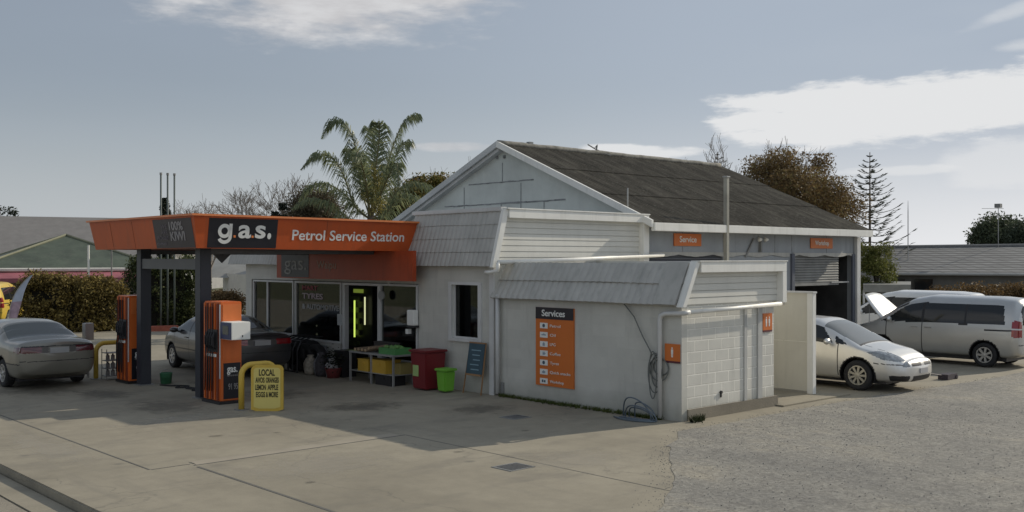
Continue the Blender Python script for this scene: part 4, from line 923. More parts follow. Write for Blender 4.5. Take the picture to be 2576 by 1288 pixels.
# ------------------------------------------------------------------ shop front goods
r = root('display_table', 'steel trestle table loaded with logs and produce outside the shop window', 'table', (13.7, 19.2, 0))
X0, X1, Y0, Y1 = 13.35, 13.95, 18.4, 20.15
w = MB(); w.box(X0, X1, Y0, Y1, .66, .70); w.build('table_top', m_steel, r, bevel=.004)
w = MB(); w.box(X0 + .02, X1 - .02, Y0 + .02, Y1 - .02, .24, .26); w.build('shelf', m_steel, r)
for x in (X0 + .03, X1 - .03):
    for y in (Y0 + .03, (Y0 + Y1) / 2, Y1 - .03): w = MB(); w.box(x - .02, x + .02, y - .02, y + .02, 0, .66); w.build('leg', m_steel, r)
random.seed(31)
m_log = M('log_bark', (.20, .14, .09), .9, var=.4, scale=12); m_logend = M('log_end', (.45, .33, .2), .8)
lg = ['thin split log on the display table nearest the doorway', 'bark log lying second on the display table', 'pale ended log in the middle of the display table', 'dark log leaning on the table pile', 'short log on top of the table pile']
for i in range(5):
    r2 = root('firewood_log', lg[i], 'firewood', (13.6, 19.9 - i * .14, .70)); w = MB(); y = 19.95 - i * .14; z = .745 + (.05 if i == 4 else 0)
    w.tube([(13.40, y + random.uniform(-.05, .05), z), (13.92, y - .22, z + .02 + .05 * random.random())], .04, 8); w.build('wood', m_log, r2)
    w = MB(); w.tube([(13.385, y, z), (13.398, y, z)], .036, 8); w.build('cut_end', m_logend, r2)
def crate(label, x, y, z, sx, sy, sz, mt, fill=None, name='crate'):
    r = root(name, label, 'crate', (x, y, z)); w = MB(); t_ = .015
    w.box(x - sx / 2, x + sx / 2, y - sy / 2, y + sy / 2, z, z + t_); w.box(x - sx / 2, x - sx / 2 + t_, y - sy / 2, y + sy / 2, z + t_, z + sz); w.box(x + sx / 2 - t_, x + sx / 2, y - sy / 2, y + sy / 2, z + t_, z + sz)
    w.box(x - sx / 2 + t_, x + sx / 2 - t_, y - sy / 2, y - sy / 2 + t_, z + t_, z + sz); w.box(x - sx / 2 + t_, x + sx / 2 - t_, y + sy / 2 - t_, y + sy / 2, z + t_, z + sz)
    w.build('shell', mt, r)
    w = MB(); w.box(x - sx / 2 - .012, x + sx / 2 + .012, y - sy / 2 - .012, y + sy / 2 + .012, z + sz, z + sz + .018); w.box(x - sx / 2 - .01, x - sx / 2, y - .05, y + .05, z + sz * .6, z + sz * .8); 
    if fill is None: w.build('lid', mt, r)
    else:
        w = MB()
        for k in range(40): p = (x + random.uniform(-.4, .4) * sx, y + random.uniform(-.4, .4) * sy, z + sz * random.uniform(.85, 1.15)); q = random.uniform(.03, .05); w.lathe([(0, -q), (q * .8, -q * .5), (q, 0), (q * .8, q * .5), (0, q)], p, 7)
        w.build('produce', fill, r, smooth=True)
    return r
m_cry = M('crate_yellow', (.55, .34, .04), .5); m_crg = M('crate_green', (.08, .26, .08), .5)
crate('green crate heaped with greens at the right end of the display table', 13.66, 18.75, .70, .46, .62, .14, m_crg, M('greens', (.12, .26, .07), .7, var=.5, scale=15))
crate('yellow crate on the table shelf nearest the doorway', 13.6, 19.62, .26, .42, .42, .26, m_cry)
crate('yellow crate on the table shelf under the green crate', 13.6, 19.0, .26, .42, .52, .28, m_cry)
crate('dull yellow crate at the right end of the table shelf', 13.75, 18.56, .26, .34, .26, .22, M('crate_dull', (.30, .24, .08), .6))
crate('black crate on the ground under the display table', 13.6, 18.85, 0, .4, .6, .22, m_black)
crate('stack of black trays beside the shop doorway', 13.75, yat(868, 13.75), 0, .4, .34, .62, m_black)
crate('blue crate on the ground left of the red tub', 13.85, yat(822, 13.85), 0, .34, .4, .34, M('crate_blue', (.04, .10, .22), .5))
crate('grey box standing behind the sacks under the middle window', 13.95, yat(800, 13.95), 0, .28, .4, .62, M('box_grey', (.20, .20, .21), .7))
crate('dark wooden box on top of the table behind the green crate', 13.86, 19.35, .70, .16, .8, .20, M('box_dark', (.05, .045, .04), .7))
# bins
def bin_(name, label, x, y, s, h, mt, lid, wheels):
    r = root(name, label, 'bin', (x, y, 0)); w = MB(); a, b = s * .42, s * .5
    w.add([(x - a, y - a, .03), (x + a, y - a, .03), (x + a, y + a, .03), (x - a, y + a, .03), (x - b, y - b, h), (x + b, y - b, h), (x + b, y + b, h), (x - b, y + b, h)], [(0, 3, 2, 1), (4, 5, 6, 7), (0, 1, 5, 4), (1, 2, 6, 5), (2, 3, 7, 6), (3, 0, 4, 7)]); w.build('body', mt, r, bevel=.02)
    w = MB(); w.box(x - b - .03, x + b + .03, y - b - .03, y + b + .03, h, h + .05); w.build('lid', lid, r, bevel=.015)
    if wheels:
        for yy in (y - a + .02, y + a - .02): w = MB(); w.lathe([(0, -.02), (.07, -.02), (.07, .02), (0, .02)], (x + a + .04, yy, .07), 14, axis='y'); w.build('wheel', m_rub, r)
    return r
m_red = M('bin_red', (.17, .014, .018), .45, var=.15)
rb = bin_('wheelie_bin', 'dark red lidded bin with green sticker at the end of the display table', 13.72, 17.62, .56, .82, m_red, m_red, True)
w = MB(); w.cbox((13.72 - .263, 17.72, .42), (.006, .2, .24)); w.build('sticker', M('sticker_green', (.35, .5, .18), .6), rb)
gb = bin_('waste_bin', 'small lime green bin on the ground beside the dark red bin', 13.70, 16.98, .30, .46, M('bin_lime', (.16, .42, .04), .5), M('bin_lime_lid', (.18, .45, .05), .5), False)
# chalkboard leaning on the wall
r = root('chalkboard', 'chalkboard easel with blue writing leaning on the wall under the side window', 'sign', (13.95, 16.35, 0)); m_wood = M('easel_wood', (.30, .17, .08), .7)
for yy, nm in ((16.10, 'l'), (16.60, 'r')):
    w = MB(); w.tube([(13.90, yy + (.05 if yy > 16.3 else -.03), 0), (14.07, yy, 1.08)], .016, 4); w.build('leg', m_wood, r)
def lean(y0, y1, z0, z1, off, th):
    def P(y, z, o): return (13.90 + .17 * z / 1.08 - o, y, z + o * .16)
    mb = MB(); mb.add([P(y0, z0, off), P(y1, z0, off), P(y1, z1, off), P(y0, z1, off), P(y0, z0, off - th), P(y1, z0, off - th), P(y1, z1, off - th), P(y0, z1, off - th)], [(0, 1, 2, 3), (7, 6, 5, 4), (0, 4, 5, 1), (2, 6, 7, 3), (1, 5, 6, 2), (0, 3, 7, 4)]); return mb
lean(16.1, 16.6, .42, 1.05, .03, .02).build('board', M('chalk_blue', (.045, .085, .11), .7, var=.2), r)
lean(16.12, 16.60, .38, .42, .035, .03).build('ledge', m_wood, r); lean(16.1, 16.6, 1.05, 1.08, .035, .03).build('rail', m_wood, r)
for k, z in enumerate((.90, .80, .70, .60, .50)): lean(16.20 + .02 * (k % 2), 16.50 - .04 * (k % 3), z, z + .02, .032, .0015).build('chalk_line', M('chalk_%d' % k, (.22, .34, .40), .9), r)
# white box by the door
r = root('dispenser_box', 'white box fixed to the wall corner above the dark red bin', 'box', (14.05, yat(1045), 1.3)); yc = yat(1045)
w = MB(); w.box(13.98, 14.12, yc - .14, yc + .12, 1.33, 1.68); w.build('case', m_sgw, r, bevel=.015); w = MB(); w.box(13.98, 14.12, yc - .16, yc + .12, 1.28, 1.325); w.build('tray', m_black, r)
w = MB(); w.box(14.0, 14.1, yc + .1, yc + .19, 1.13, 1.24); w.build('sanitiser', m_sgw, r)
w = MB(); w.lathe([(0, -.02), (.11, -.02), (.11, .02), (0, .02)], (14.02, yat(970), 1.98), 16, axis='x'); tag(w.build('round_sign', M('disc_grey', (.30, .30, .29), .6), loc=(14.02, yat(970), 1.98)), 'small round grey disc hanging in the right shop window', 'sign')
# tyres, sacks
def tyre_mesh(mb, c, R0, wd, axis):
    mb.lathe([(R0 * .62, -wd * .42), (R0 * .80, -wd * .5), (R0 * .95, -wd * .45), (R0, -wd * .25), (R0, wd * .25), (R0 * .95, wd * .45), (R0 * .80, wd * .5), (R0 * .62, wd * .42), (R0 * .62, -wd * .42)], c, 28, axis=axis)
labs = ['black tyre standing upright nearest the dark car', 'black tyre standing upright second from the dark car', 'black tyre leaning on the wall under the middle window']
yT = yat(748, 13.6)
for i, lb in enumerate(labs):
    r = root('tyre', lb, 'tyre', (13.6, yT - .28 * i, 0), group='tyres in front of the middle shop window'); w = MB(); tyre_mesh(w, (13.55 + .04 * i, yT - .42 * i, .36), .36, .22, 'x'); w.build('tread', m_rub, r, smooth=True)
r = root('tyre_cage', 'tall dark domed tyre rack against the shop wall beside the dark car', 'rack', (13.9, yT, 0)); w = MB()
for k in range(5):
    y = yT + .4 - .22 * k; w.tube([(13.3, y, 0), (13.3, y, .55), (13.42, y, .78), (13.7, y, .86), (14.05, y, .86)], .02, 6)
w.tube([(13.3, yT + .42, .02), (13.3, yT - .5, .02)], .02, 6); w.tube([(13.42, yT + .42, .78), (13.42, yT - .5, .78)], .02, 6); w.build('frame', m_black, r)
w = MB()
for k in range(4): w.lathe([(.20, -.09), (.29, -.1), (.34, 0), (.29, .1), (.20, .09)], (13.75, yT + .25 - .22 * k, .45), 22, axis='y')
w.build('stacked_tyres', m_rub, r, smooth=True)
sk = ['striped pale sack slumped before the shop window', 'grey sack of goods beside the red tub', 'dark netting sack behind the striped sack', 'white bag standing at the foot of the window']
ySk = yat(785, 13.4)
for i in range(4):
    x, y = 13.35 + .12 * (i % 2), ySk - .26 * i; r = root('sack', sk[i], 'sack', (x, y, 0)); w = MB(); n = 14; vs = []; prof = [(0, 0), (.14, .01), (.17, .12), (.16, .28), (.12, .38), (.07, .44), (.09, .48), (0, .49)]
    for rr, z in prof:
        for k in range(n): a = 2 * PI * k / n; q = rr * (1 + .22 * mnoise.noise(Vector((math.cos(a) * 2 + i * 5, math.sin(a) * 2, z * 5)))); vs.append((x + q * math.cos(a), y + q * math.sin(a), z * (1 + .1 * (i % 3))))
    w.add(vs, [(a * n + k, a * n + (k + 1) % n, (a + 1) * n + (k + 1) % n, (a + 1) * n + k) for a in range(len(prof) - 1) for k in range(n)])
    w.build('bag', M('sack_%d' % i, ((.30, .27, .22), (.22, .22, .24), (.05, .045, .05), (.42, .42, .42))[i], .8, var=.5, scale=14), r, smooth=True)
r = root('red_tub', 'dull red round tub on the ground left of the shop doorway', 'tub', (13.4, yat(838, 13.4), 0)); w = MB(); w.lathe([(0, 0), (.15, 0), (.20, .22), (.21, .24), (.18, .24), (.14, .03), (0, .03)], (13.4, yat(838, 13.4), 0), 18); w.build('tub_body', M('tub_red', (.16, .03, .03), .6), r, smooth=True)
r = root('potted_shrub', 'dark leafy plant in the red tub by the doorway', 'plant', (13.4, yat(838, 13.4), .2)); w = MB(); random.seed(8)
for k in range(300):
    c = Vector((13.4 + random.gauss(0, .13), yat(838, 13.4) + random.gauss(0, .16), .42 + random.gauss(0, .12))); w.cbox(c, (.05, .03, .004), Matrix.Rotation(random.uniform(0, 6), 3, 'Z') @ Matrix.Rotation(random.uniform(-1.3, 1.3), 3, 'X'))
w.build('foliage', leaf_mat('shrub_dark', [(.012, .016, .012), (.03, .035, .02)]), r)

# ------------------------------------------------------------------ cars
def interp(pts, x):
    xs = [p[0] for p in pts]; ys = [p[1] for p in pts]; return float(np.interp(x, xs, ys))
def smooth_interp(pts, x):
    k = .05; return (interp(pts, x - k) + 2 * interp(pts, x) + interp(pts, x + k)) / 4 if True else 0
def inpoly(pt, poly):
    x, y = pt; c = False; n = len(poly); j = n - 1
    for i in range(n):
        xi, yi = poly[i]; xj, yj = poly[j]
        if (yi > y) != (yj > y) and x < (xj - xi) * (y - yi) / (yj - yi) + xi: c = not c
        j = i
    return c
def bspl(P, t):
    n = len(P); i = int(min(max(math.floor(t), 0), n - 2)); f = t - i
    def g(k):
        if k < 0: return np.array([-P[-k][0], P[-k][1]]) if True else P[0]
        if k > n - 1: q = P[2 * (n - 1) - k]; return np.array([-q[0], q[1]])
        return P[k]
    a, b, c, d = g(i - 1), g(i), g(i + 1), g(i + 2)
    return ((1 - f) ** 3 * a + (3 * f ** 3 - 6 * f ** 2 + 4) * b + (-3 * f ** 3 + 3 * f ** 2 + 3 * f + 1) * c + f ** 3 * d) / 6
def make_car(S, label, loc, rz_, paint, name='parked_car', plate=True, group=None):
    Lc, W = S['L'], S['W']; r = root(name, label, S.get('cat', 'car'), loc, rz_, group)
    nx, nt = 190, 84
    xs = [Lc * i / nx for i in range(nx + 1)]; T = [7 * j / nt for j in range(nt + 1)]
    rows = []
    for x in xs:
        zt = smooth_interp(S['top'], x); zb = interp(S['bot'], x); pf = smooth_interp(S['plan'], x); w_ = W * pf
        belt = min(interp(S['belt'], x), zt - .05); cab = max(0, zt - belt - .06)
        wr = max(w_ * .93 - cab * S.get('tumble', .36), .2)
        P = [np.array(p) for p in ((0, zb), (.88 * w_, zb), (w_ * .975, zb + .12), (w_ * 1.015, zb + .5 * (belt - zb)), (w_ * 1.0, belt), (wr, zt - .035 - .02 * (cab > .2)), (wr * .6, zt + .012), (0, zt + .03))]
        rows.append([bspl(P, t) for t in T])
    groups = {}
    def put(key, quad, mi=0): groups.setdefault(key, MB()).add(quad, [tuple(range(len(quad)))], mi)
    wr_ = S['wr']; arches = [(a, wr_) for a in S['axles']]
    def classify(x, y, z, t, reg):
        for a, rr in arches:
            if reg == 'body' and abs(y) > W * .55 and (x - a) ** 2 + (z - rr) ** 2 < (rr + .055) ** 2: return None
            if reg == 'body' and abs(y) > W * .55 and (x - a) ** 2 + (z - rr) ** 2 < (rr + .08) ** 2: return ('body', 2)
        k = S['cls'](x, abs(y), z, t, reg)
        if k is None: return ('body', 0)
        if k in ('seam', 'black'): return ('body', 1)
        if k == 'chrome': return ('body', 3)
        side = '_L' if y > 0 else '_R'
        if k in ('windscreen', 'rear_window'): return (k, 0)
        return (k + side, 0)
    for i in range(nx):
        A, B = rows[i], rows[i + 1]
        for j in range(nt):
            c = (A[j] + A[j + 1] + B[j] + B[j + 1]) / 4; x = (xs[i] + xs[i + 1]) / 2; t = (T[j] + T[j + 1]) / 2
            for sg in (1, -1):
                k = classify(x, c[0] * sg, c[1], t, 'body')
                if k is None: continue
                q = [(xs[i] - Lc / 2, A[j][0] * sg, A[j][1]), (xs[i + 1] - Lc / 2, B[j][0] * sg, B[j][1]), (xs[i + 1] - Lc / 2, B[j + 1][0] * sg, B[j + 1][1]), (xs[i] - Lc / 2, A[j + 1][0] * sg, A[j + 1][1])]
                put(k[0], q if sg > 0 else q[::-1], k[1])
    K = 34
    for (idx, xe, sgx, bul) in ((0, 0, -1, S.get('bul_r', .12)), (nx, Lc, 1, S.get('bul_f', .16))):
        ring = rows[idx]; zc = (ring[0][1] + ring[-1][1]) / 2
        def rp(f): return [(xe + sgx * bul * math.sqrt(max(0, 1 - f * f)) - Lc / 2, p[0] * f, zc + (p[1] - zc) * f) for p in ring]
        prev = rp(1)
        for k in range(1, K + 1):
            cur = rp(1 - k / K)
            for j in range(nt):
                yc = (prev[j][1] + prev[j + 1][1] + cur[j][1] + cur[j + 1][1]) / 4; z = (prev[j][2] + prev[j + 1][2] + cur[j][2] + cur[j + 1][2]) / 4
                for sg in (1, -1):
                    kk = classify(xe, yc * sg, z, T[j], 'rear' if sgx < 0 else 'front')
                    q = [prev[j], prev[j + 1], cur[j + 1], cur[j]]; q = [(p[0], p[1] * sg, p[2]) for p in q]
                    if (sg * sgx) < 0: q = q[::-1]
                    put(kk[0], q, kk[1])
            prev = cur
    mats = {'body': [paint, m_black, m_black, m_steel], 'side_window': [m_cglass], 'front_side_window': [m_cglass], 'windscreen': [S.get('wsmat', m_cglass)], 'rear_window': [S.get('rwmat', m_cglass)],
            'headlight': [S['hl']], 'tail_light': [S['tl']], 'reflector': [S.get('refl', m_sgw)], 'quarter_window': [m_cglass]}
    for k, mb in groups.items():
        base = k[:-2] if k.endswith(('_L', '_R')) else k
        o = mb.build(base, mats.get(base, [m_black]), r, local=True)
        bm = bmesh.new(); bm.from_mesh(o.data); bmesh.ops.remove_doubles(bm, verts=bm.verts, dist=.0008); bmesh.ops.recalc_face_normals(bm, faces=bm.faces) if base == 'body' else None; bm.to_mesh(o.data); bm.free()
        o.data.polygons.foreach_set('use_smooth', [True] * len(o.data.polygons))
    # wheel wells and wheels
    ww = MB()
    for a in S['axles']:
        for sg in (1, -1):
            n = 22; R_ = wr_ + .056; vs = []
            for k in range(n + 1):
                an = -.35 + (PI + .7) * k / n
                for yy in (W * .985, W * .55): vs.append((a - Lc / 2 + R_ * math.cos(an), yy * sg, wr_ + R_ * math.sin(an)))
            ww.add(vs, [(2 * k, 2 * k + 1, 2 * k + 3, 2 * k + 2) for k in range(n)])
            ww.poly([(a - Lc / 2 + R_ * math.cos(-.35 + (PI + .7) * k / n), W * .55 * sg, wr_ + R_ * math.sin(-.35 + (PI + .7) * k / n)) for k in range(n + 1)])
    ww.box(-Lc / 2 + .35, Lc / 2 - .35, -W * .8, W * .8, .17, .3); ww.build('underbody', m_black, r, local=True)
    for a in S['axles']:
        for sg in (1, -1):
            c = (a - Lc / 2, sg * (W - .115), wr_); t_ = MB(); tyre_mesh(t_, c, wr_, .20, 'y'); wo = t_.build('wheel', m_rub, r, local=True, smooth=True)
            rm = MB(); R1 = wr_ * .64; yo = c[1] + sg * .085
            rm.lathe([(R1 * .86, -.17 * sg), (R1 * .86, -.02 * sg), (R1, .0), (R1, .012 * sg), (R1 * .9, .012 * sg), (R1 * .86, -.01 * sg)], (c[0], yo, c[2]), 28, axis='y')
            ns = S['spokes']
            for k in range(ns):
                an = 2 * PI * k / ns; d1 = Vector((math.cos(an), 0, math.sin(an))); d2 = Vector((-math.sin(an), 0, math.cos(an))); C = Vector((c[0], yo, c[2])); hw = S.get('sw', .022)
                p = [C + d1 * (.04) - d2 * hw, C + d1 * (R1 * .9) - d2 * hw * 1.3, C + d1 * (R1 * .9) + d2 * hw * 1.3, C + d1 * .04 + d2 * hw]; o2 = Vector((0, .006 * sg, 0)); o3 = Vector((0, -.03 * sg, 0))
                rm.add([q + o2 for q in p] + [q + o3 for q in p], [(0, 1, 2, 3), (0, 4, 5, 1), (2, 6, 7, 3)])
            rm.lathe([(0, .018 * sg), (.05, .014 * sg), (.06, -.02 * sg)], (c[0], yo, c[2]), 14, axis='y')
            rm.build('rim', S['rim'], wo, local=True)
            bd = MB(); bd.lathe([(0, -.07 * sg), (R1 * .86, -.07 * sg)], (c[0], yo, c[2]), 20, axis='y'); bd.build('brake', m_black, wo, local=True)
    for sg in (1, -1):
        mx_, mz_ = S['mirror']; mm = MB(); mm.lathe([(0, -.10), (.06, -.09), (.085, -.03), (.08, .05), (.04, .10), (0, .11)], (0, 0, 0), 12, axis='y')
        mm.v = [(p[0] * .75 + mx_ - Lc / 2, p[1] * 1.0 + sg * (W + .09), p[2] * .85 + mz_) for p in mm.v]; mm.tube([(mx_ - Lc / 2 + .02, sg * (W - .08), mz_ - .06), (mx_ - Lc / 2, sg * (W + .04), mz_ - .02)], .025, 6); mm.build('wing_mirror', paint, r, local=True, smooth=True)
        for hx, hz_ in S['handles']:
            hm = MB(); hm.cbox((hx - Lc / 2, sg * (W * 1.0 + .0), hz_), (.18, .05, .028)); hm.build('door_handle', S.get('hmat', paint), r, local=True)
    if plate:
        px = -Lc / 2 - S.get('bul_r', .12) - .006; pz = S['plate_r']; pm = MB(); pm.cbox((px, 0, pz), (.016, .40, .12)); pm.build('number_plate', M('plate_white', (.42, .42, .42), .6), r, local=True)
    px = Lc / 2 + S.get('bul_f', .16) + .004; pm = MB(); pm.cbox((px, 0, S['plate_f']), (.016, .36, .11)); pm.build('number_plate', M('plate_front', (.40, .40, .41), .6), r, local=True)
    if S.get('wiper'):
        a, b = S['wiper']; wm = MB()
        wm.tube([(a[0] - Lc / 2, -.55, a[1]), (b[0] - Lc / 2, .1, b[1])], .012, 5); wm.tube([(a[0] - Lc / 2, .1, a[1]), (b[0] - Lc / 2, .6, b[1])], .012, 5); wm.build('wiper', m_black, r, local=True)
    return r
def paintm(name, c, metal=.55, rough=.38): return M(name, c, rough * .85, metal=metal, var=.06, scale=2, coat=.8, obj=True)
m_hl = M('headlamp', (.30, .32, .33), .12, metal=.3, var=.6, scale=12, obj=True, coat=1); m_tl = M('tail_lamp', (.30, .012, .016), .15, var=.25, scale=10, obj=True, coat=1); m_tlb = M('tail_lamp_dark', (.10, .015, .022), .15, var=.5, scale=9, obj=True, coat=1)
m_rim = M('alloy', (.50, .50, .49), .35, metal=.7, var=.1, obj=True)
# --- sedan
def sedan_cls(x, y, z, t, reg):
    if reg == 'rear':
        if .80 < z < .93 and y > .36: return 'tail_light'
        if .80 < z < .93 and y > .22: return 'reflector'
        if .30 < z < .315 or .615 < z < .63: return 'seam'
        if .93 <= z < .95: return 'seam'
        return None
    if reg == 'front': return 'black' if (.58 < z < .68 and y < .55) or (.3 < z < .42 and y < .6) else ('headlight' if .58 < z < .72 and y >= .55 else None)
    if x < .26 and .80 < z < .93 and t < 4.5: return 'tail_light'
    if x > 4.45 and .58 < z < .74 and y > .5: return 'headlight'
    # glasshouse
    if 1.0 < z and t < 5.0:
        if inpoly((x, z), [(1.42, 1.0), (3.36, 1.0), (2.82, 1.345), (1.75, 1.345)]):
            if abs(x - 2.38) < .03: return 'seam'
            return 'side_window' if x < 2.38 else 'front_side_window'
    if t >= 5.05:
        if .92 < x < 1.56 and z > 1.02: return 'rear_window'
        if 2.88 < x < 3.52 and z > 1.0: return 'windscreen'
    if t < 5 and z > .3 and (abs(x - 1.42) < .011 or abs(x - 2.38) < .011 or abs(x - 3.42) < .011): return 'seam'
    if abs(z - .56) < .012 and .0 < x < 4.6 and t < 5: return 'seam'
    return None
SED = dict(L=4.55, W=.87, axles=[.98, 3.65], wr=.315, spokes=7, rim=m_rim, mirror=(3.18, 1.02), handles=[(1.62, .86), (2.55, .86)], plate_r=.85, plate_f=.48, hl=m_hl, tl=m_tlb, refl=M('garnish', (.10, .09, .08), .3, obj=True), cls=sedan_cls,
           top=[(0, 1.0), (.1, 1.055), (.85, 1.075), (1.0, 1.10), (1.62, 1.375), (2.0, 1.415), (2.75, 1.405), (3.0, 1.34), (3.56, 1.02), (4.1, .94), (4.45, .83), (4.55, .74)], bot=[(0, .30), (.3, .20), (4.2, .20), (4.55, .26)],
           belt=[(0, .93), (1.2, .985), (3.4, .97), (4.0, .90), (4.55, .68)], plan=[(0, .90), (.1, .945), (.5, .99), (1, 1), (3.6, 1), (4.2, .955), (4.45, .88), (4.55, .80)], rwmat=m_cglass2)
pt1 = paintm('paint_olive_grey', (.235, .225, .19), .45, .42)
make_car(SED, 'grey green sedan seen from behind parked left of the pump island', (7.85, 25.55, 0), R(90), pt1)
SED2 = dict(SED); SED2['tl'] = m_tl; SED2['rwmat'] = m_cglass
make_car(SED2, 'dark grey sedan parked between the pumps and the shop windows', (12.25, 24.2, 0), R(85), paintm('paint_dark_grey', (.085, .085, .088), .5, .38))
# --- hatchback
def hatch_cls(x, y, z, t, reg):
    if reg == 'rear': return 'tail_light' if .85 < z < 1.05 and y > .5 else ('rear_window' if z > 1.08 and y < .55 else None)
    if reg == 'front':
        if .565 < z < .645 and y < .46: return 'black' if not (y < .07) else 'chrome'
        if .22 < z < .36 and y < .42: return 'black'
        if .24 < z < .37 and y > .52: return 'black'
        if z > .56 and y > .52: return 'headlight'
        return None
    if inpoly((x, z), [(3.50, .84), (3.72, .875), (4.25, .76), (4.18, .66), (3.85, .70)]) and t < 5.6: return 'headlight'
    if x > 3.98 and t < 4.6:
        if .25 < z < .37: return 'black'
    if t < 5.0 and z > .98:
        if inpoly((x, z), [(.75, 1.10), (1.9, 1.02), (2.74, .985), (2.42, 1.32), (2.1, 1.425), (1.0, 1.43)]):
            if abs(x - 1.52) < .03: return 'seam'
            return 'side_window' if x < 1.52 else 'front_side_window'
        if inpoly((x, z), [(2.80, .98), (3.08, .975), (2.74, 1.16)]): return 'quarter_window'
    if t >= 5.05 and 2.42 < x < 3.28 and z > .96: return 'windscreen'
    if t >= 5.05 and 3.26 < x < 3.34: return 'black'
    if t < 5 and .3 < z < 1.0 and (abs(x - 1.52) < .01 or abs(x - 2.86) < .01): return 'seam'
    if t < 4.8 and x > 3.4 and abs(z - (.60 + (4.2 - x) * .03)) < .008: return 'seam'
    if t > 5 and x > 3.3 and abs(y - .60) < .010: return 'seam'
    return None
HAT = dict(L=4.22, W=.88, axles=[.68, 3.30], wr=.33, spokes=9, sw=.020, rim=M('alloy_tan', (.46, .44, .38), .35, metal=.6, obj=True), mirror=(2.66, 1.03), handles=[(.98, .92), (1.78, .90)], plate_r=.75, plate_f=.46, hl=m_hl, tl=m_tl, cls=hatch_cls,
           top=[(0, 1.22), (.25, 1.40), (.8, 1.47), (1.6, 1.515), (2.25, 1.485), (2.60, 1.37), (3.27, 1.02), (3.35, .975), (3.85, .87), (4.12, .76), (4.22, .68)], bot=[(0, .28), (.3, .19), (3.9, .19), (4.22, .22)],
           belt=[(0, 1.05), (1.0, 1.0), (2.8, .95), (3.4, .88), (3.9, .76), (4.22, .58)], plan=[(0, .88), (.3, .96), (1, 1), (3.1, 1), (3.6, .985), (3.95, .92), (4.12, .84), (4.22, .76)], wsmat=glassmat('windscreen_sky_sheen', (.20, .21, .21), .18), wiper=((3.26, 1.0), (3.05, 1.10)), hmat=m_steel)  # windscreen base colour kept pale to paint in reflected sky
pt2 = paintm('paint_silver', (.74, .73, .70), .72, .46)
make_car(HAT, 'silver hatchback nosed out beside the cream screen', (21.2, 12.4, 0), R(-88), pt2)
# --- van
def van_cls(x, y, z, t, reg):
    if reg == 'rear':
        if z > 1.12 and z < 1.62 and y < .66: return 'rear_window'
        if y > .70 and .82 < z < 1.24 and not (1.0 < z < 1.05): return 'tail_light'
        return 'seam' if abs(z - .62) < .012 else None
    if reg == 'front': return 'headlight' if .62 < z < .8 and y > .5 else ('black' if .62 < z < .75 else None)
    if x < .17 and .82 < z < 1.24 and t < 4.9: return None if 1.0 < z < 1.05 else 'tail_light'
    if x > 4.3 and .66 < z < .86 and t < 5: return 'headlight'
    if t < 5.0 and z > 1.06:
        if inpoly((x, z), [(.34, 1.13), (1.34, 1.115), (1.34, 1.63), (.42, 1.63)]): return 'quarter_window'
        if inpoly((x, z), [(1.40, 1.115), (2.50, 1.105), (2.50, 1.64), (1.40, 1.64)]): return 'side_window'
        if inpoly((x, z), [(2.56, 1.105), (3.75, 1.10), (3.50, 1.22), (3.05, 1.55), (2.56, 1.64)]): return 'front_side_window'
        if inpoly((x, z), [(1.3, 1.10), (2.6, 1.095), (2.6, 1.645), (1.3, 1.645)]): return 'black'
    if t >= 5.05 and 3.02 < x < 3.82 and z > 1.10: return 'windscreen'
    if t < 5 and .3 < z < 1.1 and (abs(x - 1.37) < .011 or abs(x - 2.53) < .011 or abs(x - 3.55) < .011): return 'seam'
    if .16 < x < 1.37 and abs(z - .99) < .011 and t < 5: return 'seam'
    return None
VAN = dict(L=4.65, W=.86, axles=[.86, 3.72], wr=.325, spokes=7, sw=.024, rim=m_rim, mirror=(3.42, 1.16), handles=[(2.36, .98), (2.74, .98)], plate_r=.9, plate_f=.5, hl=m_hl, tl=m_tl, cls=van_cls, cat='van', tumble=.26, bul_r=.08,
           top=[(0, 1.66), (.15, 1.78), (.6, 1.82), (2.4, 1.83), (2.9, 1.74), (3.3, 1.55), (3.88, 1.16), (4.0, 1.10), (4.45, .98), (4.65, .85)], bot=[(0, .32), (.3, .24), (4.3, .24), (4.65, .3)],
           belt=[(0, 1.1), (3.8, 1.04), (4.2, .95), (4.65, .74)], plan=[(0, .95), (.15, .985), (.5, 1), (3.7, 1), (4.3, .95), (4.55, .87), (4.65, .80)], hmat=m_steel)
pt3 = paintm('paint_silver_van', (.56, .56, .54), .65, .42)
vn = make_car(VAN, 'silver people mover with its bonnet raised at the right edge', (28.0, 12.78, 0), R(90), pt3, name='parked_van')
bn = MB(); n = 10                                       # raised bonnet, hinged at the windscreen base
for i in range(n):
    for k in range(8):
        def bp(a, b): f = a / n; w_ = .72 * (1 - .34 * f * f); y = -w_ + 2 * w_ * b / 8; L2 = 1.05; an = R(44); xx = 3.66 - 4.65 / 2 + L2 * f * math.cos(an); zz = 1.12 + L2 * f * math.sin(an) - .05 * (2 * b / 8 - 1) ** 2; return (xx, y, zz)
        bn.add([bp(i, k), bp(i + 1, k), bp(i + 1, k + 1), bp(i, k + 1)], [(0, 1, 2, 3)])
bo = bn.build('bonnet', M('paint_bonnet_sunlit', (.80, .80, .78), .35, metal=.1, var=.03, obj=True), vn, local=True); bm_ = bmesh.new(); bm_.from_mesh(bo.data); bmesh.ops.remove_doubles(bm_, verts=bm_.verts, dist=.001); bm_.to_mesh(bo.data); bm_.free(); md = bo.modifiers.new('thick', 'SOLIDIFY'); md.thickness = .03  # whiter than the van body: sunlight on the bonnet put into its colour
for p in bo.data.polygons: p.use_smooth = True
st_ = MB(); st_.tube([(4.2 - 2.325, .6, .98), (4.22 - 2.325, .55, 1.6)], .01, 5); st_.build('bonnet_stay', m_steel, vn, local=True)
